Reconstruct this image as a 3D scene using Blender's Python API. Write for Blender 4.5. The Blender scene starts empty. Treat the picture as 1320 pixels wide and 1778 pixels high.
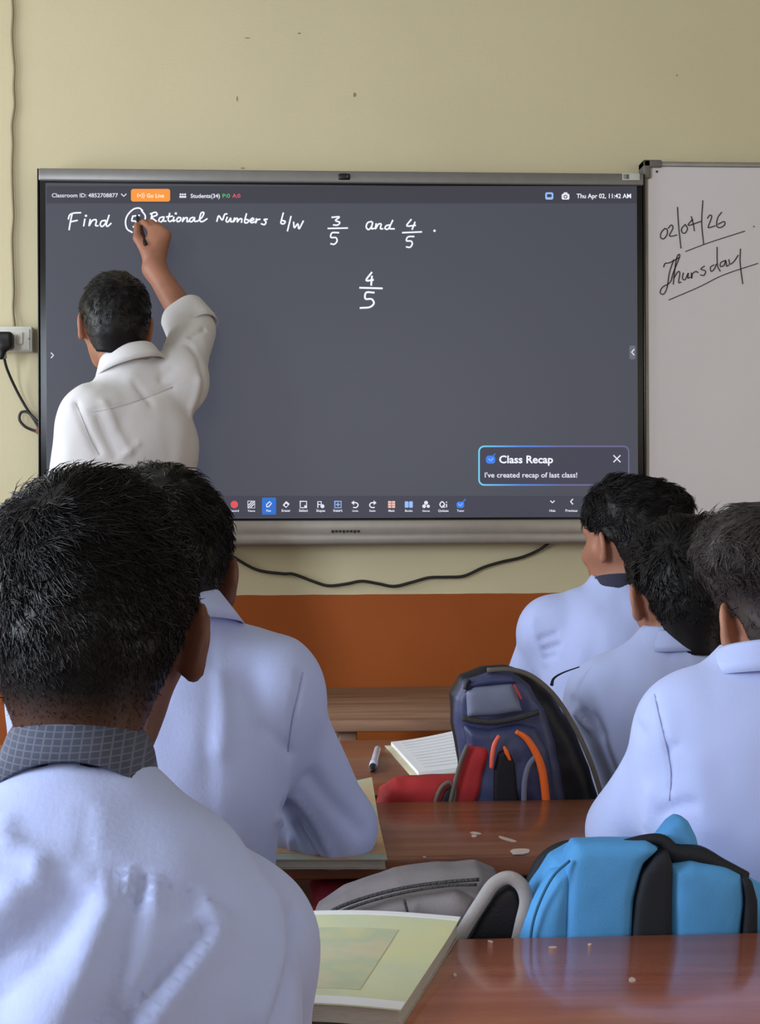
import bpy, bmesh, math, random
import numpy as np
from mathutils import Vector, Matrix
from mathutils.bvhtree import BVHTree

random.seed(7)
rng = np.random.default_rng(7)
SC = bpy.context.scene
COL = SC.collection

# ------------------------------------------------------------------ camera
FPX = 2500.0                       # focal length in pixels of a 1320 x 1778 frame
CAM = np.array([0.0, 0.0, 1.22])
YAW, ROLL = 0.056, -0.004
_F = np.array([math.sin(YAW), math.cos(YAW), 0.0])
_R0 = np.array([math.cos(YAW), -math.sin(YAW), 0.0])
_U0 = np.array([0.0, 0.0, 1.0])
_R = _R0 * math.cos(ROLL) + _U0 * math.sin(ROLL)
_U = -_R0 * math.sin(ROLL) + _U0 * math.cos(ROLL)
cam_data = bpy.data.cameras.new('camera')
cam = bpy.data.objects.new('camera', cam_data)
COL.objects.link(cam)
cam_data.sensor_fit = 'VERTICAL'
cam_data.sensor_height = 36.0
cam_data.lens = FPX / 1778.0 * 36.0
cam_data.clip_start = 0.05
m = Matrix.Identity(4)
for i in range(3):
    m[i][0], m[i][1], m[i][2], m[i][3] = _R[i], _U[i], -_F[i], CAM[i]
cam.matrix_world = m
SC.camera = cam

# ------------------------------------------------------------------ light and exposure
SC.view_settings.view_transform = 'Standard'
SC.view_settings.look = 'None'
SC.view_settings.gamma = 1.0
SC.view_settings.use_curve_mapping = False
SC.view_settings.exposure = 0.0
world = bpy.data.worlds.new('world')
SC.world = world
world.use_nodes = True
world.node_tree.nodes['Background'].inputs[0].default_value = (0.75, 0.87, 1.0, 1)
world.node_tree.nodes['Background'].inputs[1].default_value = 1.2

def area(name, loc, rot, sx, sy, power, color):
    d = bpy.data.lights.new(name, 'AREA')
    d.shape = 'RECTANGLE'
    d.size, d.size_y, d.energy, d.color = sx, sy, power, color
    o = bpy.data.objects.new(name, d)
    COL.objects.link(o)
    o.location, o.rotation_euler = loc, rot
    return o

HP = math.pi / 2
area('window_daylight_near', (-2.36, 0.35, 1.75), (0, -HP, 0), 1.35, 1.5, 138, (0.78, 0.88, 1.0))
area('window_daylight_far', (-2.36, 3.05, 1.75), (0, -HP, 0), 1.35, 1.3, 42, (0.88, 0.94, 1.0))
area('doorway_fill', (2.74, 0.2, 1.3), (0, HP, 0), 1.9, 0.95, 13, (1.0, 0.91, 0.80))  # added warm fill lamp on the right, lifts the ambient level
area('rear_fill', (0.6, -2.42, 1.9), (HP, 0, 0), 2.2, 1.2, 16, (1.0, 0.92, 0.83))  # added warm fill lamp behind the camera, source unseen

# ------------------------------------------------------------------ pixel rays to world points
def ray(px, py):
    return _F + _R * ((px - 660.0) / FPX) + _U * ((889.0 - py) / FPX)
def P(px, py, Y):
    d = ray(px, py)
    return CAM + d * (Y / d[1])
def Pz(px, py, Z):
    d = ray(px, py)
    return CAM + d * ((Z - CAM[2]) / d[2])
def V3(*a):
    return np.array(a, float)

# ------------------------------------------------------------------ materials
def lin(c):
    return tuple(((v / 255.0) / 12.92 if v <= 10.3 else ((v / 255.0 + 0.055) / 1.055) ** 2.4) for v in c[:3])

def mat(name, rgb, rough=0.6, var=0.12, scale=12.0, bump=0.0, bscale=80.0, metal=0.0, spec=0.4,
        coat=0.0, sheen=0.0, stretch=(1, 1, 1), sss=0.0, second=None, detail=4.0):
    """procedural principled surface: noise mottles the colour, a second noise bumps it"""
    M = bpy.data.materials.new(name)
    M.use_nodes = True
    nt = M.node_tree
    b = nt.nodes['Principled BSDF']
    L = lin(rgb)
    b.inputs['Roughness'].default_value = rough
    b.inputs['Metallic'].default_value = metal
    b.inputs['Specular IOR Level'].default_value = spec
    b.inputs['Coat Weight'].default_value = coat
    b.inputs['Coat Roughness'].default_value = 0.12
    b.inputs['Sheen Weight'].default_value = sheen
    if sss:
        b.inputs['Subsurface Weight'].default_value = sss
        b.inputs['Subsurface Radius'].default_value = (0.012, 0.005, 0.003)
    tc = nt.nodes.new('ShaderNodeTexCoord')
    mp = nt.nodes.new('ShaderNodeMapping')
    mp.inputs['Scale'].default_value = stretch
    nt.links.new(tc.outputs['Object'], mp.inputs['Vector'])
    no = nt.nodes.new('ShaderNodeTexNoise')
    no.inputs['Scale'].default_value = scale
    no.inputs['Detail'].default_value = detail
    nt.links.new(mp.outputs[0], no.inputs['Vector'])
    rp = nt.nodes.new('ShaderNodeValToRGB')
    L2 = lin(second) if second else tuple(min(1, c * (1 + var)) for c in L)
    L1 = L if second else tuple(c * (1 - var) for c in L)
    rp.color_ramp.elements[0].position, rp.color_ramp.elements[1].position = 0.32, 0.68
    rp.color_ramp.elements[0].color = (*L1, 1)
    rp.color_ramp.elements[1].color = (*L2, 1)
    nt.links.new(no.outputs['Fac'], rp.inputs['Fac'])
    nt.links.new(rp.outputs['Color'], b.inputs['Base Color'])
    if bump:
        n2 = nt.nodes.new('ShaderNodeTexNoise')
        n2.inputs['Scale'].default_value = bscale
        n2.inputs['Detail'].default_value = 3
        nt.links.new(mp.outputs[0], n2.inputs['Vector'])
        bp = nt.nodes.new('ShaderNodeBump')
        bp.inputs['Strength'].default_value = bump
        bp.inputs['Distance'].default_value = 0.01
        nt.links.new(n2.outputs['Fac'], bp.inputs['Height'])
        nt.links.new(bp.outputs['Normal'], b.inputs['Normal'])
    return M

def glow(name, rgb, strength=1.0):
    """a lit pixel of the display"""
    M = bpy.data.materials.new(name)
    M.use_nodes = True
    b = M.node_tree.nodes['Principled BSDF']
    b.inputs['Base Color'].default_value = (0.01, 0.01, 0.01, 1)
    b.inputs['Roughness'].default_value = 0.4
    b.inputs['Specular IOR Level'].default_value = 0.2
    b.inputs['Emission Color'].default_value = (*lin(rgb), 1)
    b.inputs['Emission Strength'].default_value = strength
    return M

def nodes(M):
    return M.node_tree, M.node_tree.nodes['Principled BSDF']

# ------------------------------------------------------------------ scene graph helpers
def wloc(o):
    v = np.zeros(3)
    while o is not None:
        v = v + np.array(o.location)
        o = o.parent
    return v

def tag(o, label=None, cat=None, group=None, kind=None):
    if label: o['label'] = label
    if cat: o['category'] = cat
    if group: o['group'] = group
    if kind: o['kind'] = kind
    return o

def thing(name, label, cat, loc, group=None):
    o = bpy.data.objects.new(name, None)
    o.empty_display_size = 0.05
    COL.objects.link(o)
    o.location = [float(v) for v in loc]
    return tag(o, label, cat, group)

def mk(name, geo, material, parent=None, smooth=True, origin=None, label=None):
    """link world-space geometry (verts, faces) as ONE mesh object under parent"""
    v, f = geo
    v = np.asarray(v, float).reshape(-1, 3)
    org = wloc(parent) if parent is not None else (np.asarray(origin, float) if origin is not None else np.zeros(3))
    me = bpy.data.meshes.new(name)
    me.from_pydata((v - org).tolist(), [], [tuple(map(int, q)) for q in f])
    me.update()
    if smooth:
        me.polygons.foreach_set('use_smooth', np.ones(len(me.polygons), bool))
    if material is not None:
        me.materials.append(material)
    o = bpy.data.objects.new(name, me)
    COL.objects.link(o)
    if parent is not None:
        o.parent = parent
    else:
        o.location = org
    if label: o['label'] = label
    return o

def join(*geos):
    vs, fs, n = [], [], 0
    for v, f in geos:
        v = np.asarray(v, float).reshape(-1, 3)
        vs.append(v)
        fs.extend([tuple(int(i) + n for i in q) for q in f])
        n += len(v)
    return np.concatenate(vs), fs

def from_bm(bm):
    bm.verts.ensure_lookup_table()
    v = np.array([q.co[:] for q in bm.verts])
    bm.verts.index_update()
    f = [tuple(q.index for q in p.verts) for p in bm.faces]
    bm.free()
    return v, f

def box(lo, hi, bevel=0.0, segs=2, M=None):
    bm = bmesh.new()
    bmesh.ops.create_cube(bm, size=1.0)
    lo, hi = np.asarray(lo, float), np.asarray(hi, float)
    for v in bm.verts:
        v.co = Vector([(lo[i] + hi[i]) / 2 + v.co[i] * (hi[i] - lo[i]) for i in range(3)])
    if bevel:
        bmesh.ops.bevel(bm, geom=list(bm.edges), offset=bevel, segments=segs, profile=0.5, affect='EDGES')
    v, f = from_bm(bm)
    if M is not None:
        v = v @ M[:3, :3].T + M[:3, 3]
    return v, f

def frame_from(dx, dy, dz, o):
    M = np.eye(4)
    M[:3, 0], M[:3, 1], M[:3, 2], M[:3, 3] = dx, dy, dz, o
    return M

def norm(v):
    v = np.asarray(v, float)
    return v / (np.linalg.norm(v) + 1e-12)

def catmull(pts, n=6, closed=False):
    pts = [np.asarray(p, float) for p in pts]
    if len(pts) < 3 and not closed:
        return np.array(pts)
    out = []
    k = len(pts)
    for i in range(k if closed else k - 1):
        if closed:
            p0, p1, p2, p3 = pts[(i - 1) % k], pts[i], pts[(i + 1) % k], pts[(i + 2) % k]
        else:
            p1, p2 = pts[i], pts[i + 1]
            p0 = pts[i - 1] if i else 2 * p1 - p2
            p3 = pts[i + 2] if i + 2 < k else 2 * p2 - p1
        for s in range(n):
            t = s / n
            out.append(0.5 * (2 * p1 + (p2 - p0) * t + (2 * p0 - 5 * p1 + 4 * p2 - p3) * t * t + (3 * p1 - p0 - 3 * p2 + p3) * t ** 3))
    if not closed:
        out.append(pts[-1])
    return np.array(out)

def tube(pts, r, sides=8, smooth=6, r2=None, flat=None, cap=True):
    """tube along a path; r2 with flat (a direction) gives a flattened strap section: r across, r2 along flat"""
    p = catmull(pts, smooth) if smooth > 1 else np.asarray(pts, float)
    n = len(p)
    rr = np.interp(np.linspace(0, 1, n), np.linspace(0, 1, len(r)), r) if np.ndim(r) else np.full(n, r)
    T = np.gradient(p, axis=0)
    T /= np.linalg.norm(T, axis=1)[:, None] + 1e-12
    up = np.asarray(flat, float) if flat is not None else V3(0.31, 0.2, 0.93)
    vs = []
    a = np.linspace(0, 2 * math.pi, sides, endpoint=False)
    for i in range(n):
        B = np.cross(T[i], up); B = norm(B)
        N = norm(np.cross(B, T[i]))
        if flat is None:
            up = N
        k = (r2 if r2 is not None else rr[i])
        vs.append(p[i] + np.outer(np.cos(a), B) * rr[i] + np.outer(np.sin(a), N) * k)
    vs = np.concatenate(vs)
    fs = []
    for i in range(n - 1):
        for j in range(sides):
            k = (j + 1) % sides
            fs.append((i * sides + j, i * sides + k, (i + 1) * sides + k, (i + 1) * sides + j))
    if cap:
        fs.append(tuple(range(sides))[::-1])
        fs.append(tuple((n - 1) * sides + j for j in range(sides)))
    return vs, fs

# ------------------------------------------------------------------ soft shapes: distance fields turned into one mesh
def smin(a, b, k):
    if k <= 0:
        return np.minimum(a, b)
    h = np.maximum(k - np.abs(a - b), 0) / k
    return np.minimum(a, b) - h * h * k * 0.25

class Field:
    def __init__(self):
        self.ops = []
        self.off = 0.0
    def add(self, fn, k=0.03, op='u'):
        self.ops.append((fn, k, op))
        return self
    def cone(self, a, b, ra, rb, k=0.03, flat=None, ratio=1.0, op='u', grow=0.0):
        a, b = np.asarray(a, float), np.asarray(b, float)
        ra += grow; rb += grow
        fd = norm(flat) if flat is not None else None
        def fn(p):
            q = p - a
            ba = b - a
            if fd is not None:
                q = q + np.outer(q @ fd, fd) * (1 / ratio - 1)
                ba = ba + fd * (ba @ fd) * (1 / ratio - 1)
            t = np.clip(q @ ba / (ba @ ba + 1e-12), 0, 1)
            d = np.linalg.norm(q - t[:, None] * ba, axis=1) - (ra + (rb - ra) * t)
            return d * (ratio if fd is not None and ratio < 1 else 1)
        return self.add(fn, k, op)
    def ell(self, c, r, k=0.03, R=None, op='u', grow=0.0):
        c, r = np.asarray(c, float), np.asarray(r, float) + grow
        def fn(p):
            q = p - c
            if R is not None:
                q = q @ R
            k0 = np.linalg.norm(q / r, axis=1)
            k1 = np.linalg.norm(q / (r * r), axis=1) + 1e-9
            return k0 * (k0 - 1) / k1
        return self.add(fn, k, op)
    def rbox(self, c, half, rad, k=0.02, R=None, op='u'):
        c, half = np.asarray(c, float), np.asarray(half, float)
        def fn(p):
            q = p - c
            if R is not None:
                q = q @ R
            q = np.abs(q) - (half - rad)
            return np.linalg.norm(np.maximum(q, 0), axis=1) + np.minimum(q.max(axis=1), 0) - rad
        return self.add(fn, k, op)
    def slab(self, poly, y0, y1, rad, k=0.015, bulge=0.0, reach=.04, op='u'):
        """a padded panel: an outline in the x-z plane given real depth, rounded rims and a swollen middle"""
        poly = np.asarray([[q[0], q[2]] for q in poly], float)
        yc, h = (y0 + y1) / 2, (y1 - y0) / 2
        def fn(p):
            q = p[:, [0, 2]]
            d = np.full(len(q), 1e9); s = np.ones(len(q))
            n = len(poly)
            for i in range(n):
                a, b = poly[i], poly[i - 1]
                e, w = b - a, q - a
                t = np.clip(w @ e / (e @ e + 1e-12), 0, 1)
                d = np.minimum(d, ((w - t[:, None] * e) ** 2).sum(1))
                c1, c2, c3 = q[:, 1] >= a[1], q[:, 1] < b[1], e[0] * w[:, 1] > e[1] * w[:, 0]
                s = np.where((c1 & c2 & c3) | (~c1 & ~c2 & ~c3), -s, s)
            d2 = s * np.sqrt(d)
            u = np.clip(-d2 / reach, 0, 1); u = u * (2 - u)
            dx, dy = d2 + rad, np.abs(p[:, 1] - yc) - h - bulge * u + rad
            return np.hypot(np.maximum(dx, 0), np.maximum(dy, 0)) + np.minimum(np.maximum(dx, dy), 0) - rad
        return self.add(fn, k, op)
    def __call__(self, p):
        d = np.full(len(p), 9.0)
        for fn, k, op in self.ops:
            e = fn(p)
            if op == 'u':
                d = smin(d, e, k)
            elif op == 's':
                d = -smin(-d, e, k)
            elif op == 'i':
                d = -smin(-d, -e, k)
            elif op == 'g':                       # a displacement added to the distance
                d = d + e
        return d - self.off

def mesh_field(f, lo, hi, h, relax=1):
    lo, hi = np.asarray(lo, float), np.asarray(hi, float)
    B = 6
    nb = np.ceil((hi - lo) / (h * B)).astype(int)
    n = nb * B + 1
    cx = [lo[i] + (np.arange(nb[i]) + 0.5) * h * B for i in range(3)]
    ctr = np.stack(np.meshgrid(*cx, indexing='ij'), -1).reshape(-1, 3)
    dc = f(ctr)
    act = np.abs(dc) < h * B * 0.87 * 1.9 + 0.004
    val = np.where(dc < 0, -1.0, 1.0).astype(np.float32).reshape(nb)
    V = np.empty(n, np.float32)
    V[:-1, :-1, :-1] = np.repeat(np.repeat(np.repeat(val, B, 0), B, 1), B, 2)
    V[-1], V[:, -1], V[:, :, -1] = 1, 1, 1
    mask = np.zeros(n, bool)
    A = act.reshape(nb)
    for dx in (0, 1):
        for dy in (0, 1):
            for dz in (0, 1):
                mm = np.repeat(np.repeat(np.repeat(A, B, 0), B, 1), B, 2)
                mask[dx:dx + mm.shape[0], dy:dy + mm.shape[1], dz:dz + mm.shape[2]] |= mm
    ii = np.argwhere(mask)
    out = np.empty(len(ii), np.float32)
    for s in range(0, len(ii), 200000):
        out[s:s + 200000] = f(lo + ii[s:s + 200000] * h)
    V[mask] = out
    V[0], V[:, 0], V[:, :, 0], V[-1], V[:, -1], V[:, :, -1] = 1, 1, 1, 1, 1, 1
    S = V < 0
    cnt = np.zeros(np.array(n) - 1, np.int8)
    for dx in (0, 1):
        for dy in (0, 1):
            for dz in (0, 1):
                cnt += S[dx:n[0] - 1 + dx, dy:n[1] - 1 + dy, dz:n[2] - 1 + dz]
    cells = np.argwhere((cnt > 0) & (cnt < 8))
    idx = np.full(cnt.shape, -1, np.int64)
    idx[tuple(cells.T)] = np.arange(len(cells))
    acc = np.zeros((len(cells), 3)); num = np.zeros(len(cells))
    cor = [np.array([(c >> 0) & 1, (c >> 1) & 1, (c >> 2) & 1]) for c in range(8)]
    for a in range(8):
        for ax in range(3):
            if cor[a][ax]:
                continue
            b = cor[a].copy(); b[ax] = 1
            va = V[tuple((cells + cor[a]).T)]; vb = V[tuple((cells + b).T)]
            cr = (va < 0) != (vb < 0)
            t = np.where(cr, va / np.where(va - vb == 0, 1, va - vb), 0)
            pt = cor[a] + np.outer(t, np.eye(3)[ax])
            acc += pt * cr[:, None]; num += cr
    verts = lo + (cells + acc / num[:, None]) * h
    quads = []
    for ax in range(3):
        u, w = (ax + 1) % 3, (ax + 2) % 3
        sl0 = [slice(None)] * 3; sl1 = [slice(None)] * 3
        sl0[ax] = slice(0, n[ax] - 1); sl1[ax] = slice(1, n[ax])
        ch = S[tuple(sl0)] != S[tuple(sl1)]
        e = np.argwhere(ch)
        ok = (e[:, u] > 0) & (e[:, w] > 0) & (e[:, u] < n[u] - 1) & (e[:, w] < n[w] - 1)
        e = e[ok]
        du, dw = np.eye(3, dtype=int)[u], np.eye(3, dtype=int)[w]
        q = np.stack([idx[tuple((e - du - dw).T)], idx[tuple((e - dw).T)], idx[tuple(e.T)], idx[tuple((e - du).T)]], 1)
        inside = S[tuple(e.T)]
        q[~inside] = q[~inside][:, ::-1]
        quads.append(q)
    quads = np.concatenate(quads)
    quads = quads[(quads >= 0).all(1)]
    for _ in range(relax):                       # pull vertices onto the true surface
        d = f(verts)
        N = normals(verts, quads)
        verts = verts - N * np.clip(d, -h, h)[:, None] * 0.7
    return verts, quads

def normals(v, q):
    q = np.asarray(q)
    a, b = v[q[:, 2]] - v[q[:, 0]], v[q[:, 3]] - v[q[:, 1]]
    fn = np.cross(a, b)
    N = np.zeros_like(v)
    for i in range(4):
        np.add.at(N, q[:, i], fn)
    return N / (np.linalg.norm(N, axis=1)[:, None] + 1e-12)

def hash3(i, seed):
    x = (i[:, 0] * 73856093) ^ (i[:, 1] * 19349663) ^ (i[:, 2] * 83492791) ^ (seed * 2654435)
    x = (x ^ (x >> 13)) * 1274126177 & 0x7fffffff
    return ((x ^ (x >> 16)) & 0xffff) / 65535.0

def vnoise(p, freq, seed=1):
    q = p * freq
    i = np.floor(q).astype(np.int64); f = q - i
    f = f * f * (3 - 2 * f)
    r = 0
    for c in range(8):
        d = np.array([c & 1, (c >> 1) & 1, (c >> 2) & 1])
        w = np.prod(np.where(d, f, 1 - f), axis=1)
        r = r + w * hash3(i + d, seed)
    return r * 2 - 1

def seg_dist(p, a, b):
    a, b = np.asarray(a, float), np.asarray(b, float)
    ba = b - a
    t = np.clip((p - a) @ ba / (ba @ ba + 1e-12), 0, 1)
    return np.linalg.norm(p - a - t[:, None] * ba, axis=1), t

def fold(v, q, folds):
    """push cloth in or out along creases: (points, width, depth)"""
    N = normals(v, q)
    d = np.zeros(len(v))
    for pts, w, dep in folds:
        best = np.full(len(v), 9.0)
        for a, b in zip(pts[:-1], pts[1:]):
            best = np.minimum(best, seg_dist(v, a, b)[0])
        d += dep * np.exp(-(best / w) ** 2)
    return v + N * np.maximum(d, -.0085)[:, None]

# ================================================================== the room
WALL_Y, SCREEN_Y = 4.0, 3.93
XL, XR, YB, YF, ZT = -2.3, 2.7, -2.4, 4.0, 3.05

def structure(name, geo, material, parent=None):
    o = mk(name, geo, material, parent, smooth=False)
    if parent is None:
        o['kind'] = 'structure'
    return o

# two-tone paint: cream above, orange dado below, one coat boundary at DADO_Z
DADO_Z = float(P(640, 1032, WALL_Y)[2])
def two_tone(name):
    M = mat(name, (208, 197, 163), rough=0.55, var=0.035, scale=1.6, bump=0.05, bscale=140, spec=0.25)
    nt, b = nodes(M)
    geo = nt.nodes.new('ShaderNodeNewGeometry')
    sep = nt.nodes.new('ShaderNodeSeparateXYZ')
    nt.links.new(geo.outputs['Position'], sep.inputs[0])
    nz = nt.nodes.new('ShaderNodeTexNoise'); nz.inputs['Scale'].default_value = 9
    nt.links.new(geo.outputs['Position'], nz.inputs['Vector'])
    ma = nt.nodes.new('ShaderNodeMath'); ma.operation = 'MULTIPLY_ADD'
    ma.inputs[1].default_value = 0.006
    nt.links.new(nz.outputs['Fac'], ma.inputs[0]); nt.links.new(sep.outputs['Z'], ma.inputs[2])
    lt = nt.nodes.new('ShaderNodeMath'); lt.operation = 'LESS_THAN'
    lt.inputs[1].default_value = DADO_Z + 0.003
    nt.links.new(ma.outputs[0], lt.inputs[0])
    mx = nt.nodes.new('ShaderNodeMix'); mx.data_type = 'RGBA'
    src = b.inputs['Base Color'].links[0].from_socket
    nt.links.new(lt.outputs[0], mx.inputs['Factor'])
    nt.links.new(src, mx.inputs['A'])
    orn = nt.nodes.new('ShaderNodeTexNoise'); orn.inputs['Scale'].default_value = 2.5
    nt.links.new(geo.outputs['Position'], orn.inputs['Vector'])
    orp = nt.nodes.new('ShaderNodeValToRGB')
    orp.color_ramp.elements[0].color = (*lin((150, 74, 26)), 1)
    orp.color_ramp.elements[1].color = (*lin((172, 90, 36)), 1)
    nt.links.new(orn.outputs['Fac'], orp.inputs['Fac'])
    nt.links.new(orp.outputs['Color'], mx.inputs['B'])
    nt.links.new(mx.outputs['Result'], b.inputs['Base Color'])
    return M
WALL = two_tone('two_tone_wall_paint')
CEIL = mat('white_ceiling_paint', (186, 182, 172), rough=0.8, var=0.02)
FLOOR = mat('grey_cement_floor', (86, 80, 74), rough=0.55, var=0.15, scale=5, bump=0.1)

structure('floor', box((XL - .15, YB - .15, -.1), (XR + .15, YF + .15, 0)), FLOOR)
structure('ceiling', box((XL - .15, YB - .15, ZT), (XR + .15, YF + .15, ZT + .1)), CEIL)
wall_front = structure('wall_front', box((XL - .15, YF, 0), (XR + .15, YF + .15, ZT)), WALL)

def holed(axis, at0, at1, lo, hi, holes):
    """a wall slab along one axis with rectangular openings (a0, a1, z0, z1)"""
    parts, cur = [], lo
    def bb(a0, a1, z0, z1):
        if a1 - a0 < 1e-4 or z1 - z0 < 1e-4: return
        parts.append(box((at0, a0, z0), (at1, a1, z1)) if axis == 'y' else box((a0, at0, z0), (a1, at1, z1)))
    for a0, a1, z0, z1 in sorted(holes):
        bb(cur, a0, 0, ZT); bb(a0, a1, 0, z0); bb(a0, a1, z1, ZT); cur = a1
    bb(cur, hi, 0, ZT)
    return join(*parts)
structure('wall_left', holed('y', XL - .15, XL, YB, YF, [(-.32, 1.02, 1.0, 2.5), (2.40, 3.70, 1.0, 2.5)]), WALL)
structure('wall_right', holed('y', XR, XR + .15, YB, YF, [(-.3, .7, 0.0, 2.1)]), WALL)
structure('wall_back', holed('x', YB - .15, YB, XL, XR, [(-.5, 1.7, 1.3, 2.5)]), WALL)
STEEL = mat('painted_window_steel', (96, 92, 86), rough=0.5)
def window(name, axis, at, a0, a1, z0, z1):
    bars = []
    def bar(c0, c1, d0, d1):
        bars.append(box((at - .02, c0, d0), (at + .02, c1, d1)) if axis == 'y' else box((c0, at - .02, d0), (c1, at + .02, d1)))
    t = .035
    bar(a0, a1, z0, z0 + t); bar(a0, a1, z1 - t, z1); bar(a0, a0 + t, z0, z1); bar(a1 - t, a1, z0, z1)
    bar((a0 + a1) / 2 - t / 2, (a0 + a1) / 2 + t / 2, z0, z1)
    structure(name, join(*bars), STEEL)
window('window_1', 'y', XL - .11, -.32, 1.02, 1.0, 2.5)
window('window_2', 'y', XL - .11, 2.40, 3.70, 1.0, 2.5)
window('window_3', 'x', YB - .11, -.5, 1.7, 1.3, 2.5)

# ================================================================== interactive display on the front wall
SILVER = mat('brushed_silver_plastic', (128, 126, 124), rough=0.38, var=0.04, scale=30, metal=0.35, spec=0.5)
SILVER_LO = mat('silver_speaker_bar', (158, 152, 146), rough=0.35, var=0.04, scale=30, metal=0.4, spec=0.5)
BEZEL = mat('black_glossy_bezel', (14, 14, 17), rough=0.25, spec=0.5)
DARK = mat('black_plastic', (18, 18, 20), rough=0.45)
xL, xR = P(68, 560, SCREEN_Y)[0], P(1118.5, 560, SCREEN_Y)[0]
zT, zB = P(590, 297, SCREEN_Y)[2], P(700, 945, SCREEN_Y)[2]
zG0, zG1 = P(700, 903, SCREEN_Y)[2], P(590, 318, SCREEN_Y)[2]

display = thing('interactive_display', 'large wall-mounted interactive touch display with dark screen and silver frame', 'display', ((xL + xR) / 2, WALL_Y - .01, zB))
mk('housing', box((xL + .01, SCREEN_Y + .012, zB + .03), (xR - .01, WALL_Y - .004, zT - .008), .008), DARK, display)
mk('bezel', box((xL, SCREEN_Y + .003, zG0 - .004), (xR, SCREEN_Y + .03, zG1 + .003), .003), BEZEL, display)
fr = mk('frame', box((xL, SCREEN_Y - .004, zG1), (xR, SCREEN_Y + .045, zT), .004), SILVER, display, label='silver top rail of the display frame')
mk('side_trim', box((xL - .004, SCREEN_Y + .0, zB + .045), (xL, SCREEN_Y + .045, zT), .0015), BEZEL, display)
mk('side_trim', box((xR, SCREEN_Y + .0, zB + .045), (xR + .004, SCREEN_Y + .045, zT), .0015), BEZEL, display)
zm = zB + (zG0 - zB) * .42
bar = mk('speaker_bar', join(box((xL, SCREEN_Y - .012, zm), (xR, SCREEN_Y + .04, zG0), .004),
                             box((xL + .02, SCREEN_Y - .022, zB), (xR - .02, SCREEN_Y + .04, zm + .004), .007)), SILVER_LO, display,
         label='silver bar along the bottom of the display')
# worn maker's lettering on the bar: a smudged row, not legible in the photo
sm = []
for k in range(8):
    c = P(578 + k * 6.4, 922.5, SCREEN_Y - .013)
    sm.append(box(c + V3(-.0036, -.0008, -.003 - .001 * (k % 3 == 0)), c + V3(.0034, .0008, .003)))
mk('lettering', join(*sm), DARK, bar, smooth=False)
c = P(598, 307, SCREEN_Y - .004)
bm = bmesh.new(); bmesh.ops.create_uvsphere(bm, u_segments=20, v_segments=10, radius=1)
v, f = from_bm(bm)
cm = mk('camera_module', (np.clip(v * V3(.019, .006, .013), [-.016, -.006, -.0085], [.016, .006, .0085]) + c, f), DARK, display)
bm = bmesh.new(); bmesh.ops.create_uvsphere(bm, u_segments=16, v_segments=8, radius=.0042)
v, f = from_bm(bm)
mk('camera_lens', (v + c + V3(.009, -.005, 0), f), mat('camera_glass', (60, 62, 70), rough=.1), cm)
a, b = P(1081, 301, SCREEN_Y - .005), P(1111, 313, SCREEN_Y - .005)
st = mk('sticker', box((a[0], a[1] - .0012, b[2]), (b[0], a[1] + .001, a[2]), .0004), mat('worn_white_sticker', (196, 196, 190), rough=.5), display, label='small white sticker on the frame')
a2 = P(1092, 307, SCREEN_Y - .005)
mk('sticker_mark', box((a[0] + .002, a[1] - .002, b[2] + .003), (a2[0], a[1], a[2] - .003)), mat('sticker_grey', (132, 132, 128)), st)

# the glass: dark grey picture of an empty board page
gx0, gx1 = P(80, 560, SCREEN_Y)[0], P(1107, 560, SCREEN_Y)[0]
gz1 = P(590, 322, SCREEN_Y)[2]; gz0 = P(700, 899, SCREEN_Y)[2]
GL = glow('board_page_glow', (66, 69, 82), 1.0)
nt, bs = nodes(GL)
bs.inputs['Roughness'].default_value = 0.32
bs.inputs['Specular IOR Level'].default_value = 0.45
screen = mk('screen', box((gx0, SCREEN_Y - .0005, gz0), (gx1, SCREEN_Y + .006, gz1), .0004), GL, display, smooth=False, label='dark lit screen')

def S(px, py, layer=1):
    return P(px, py, SCREEN_Y - .0006 - .0005 * layer)

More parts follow.
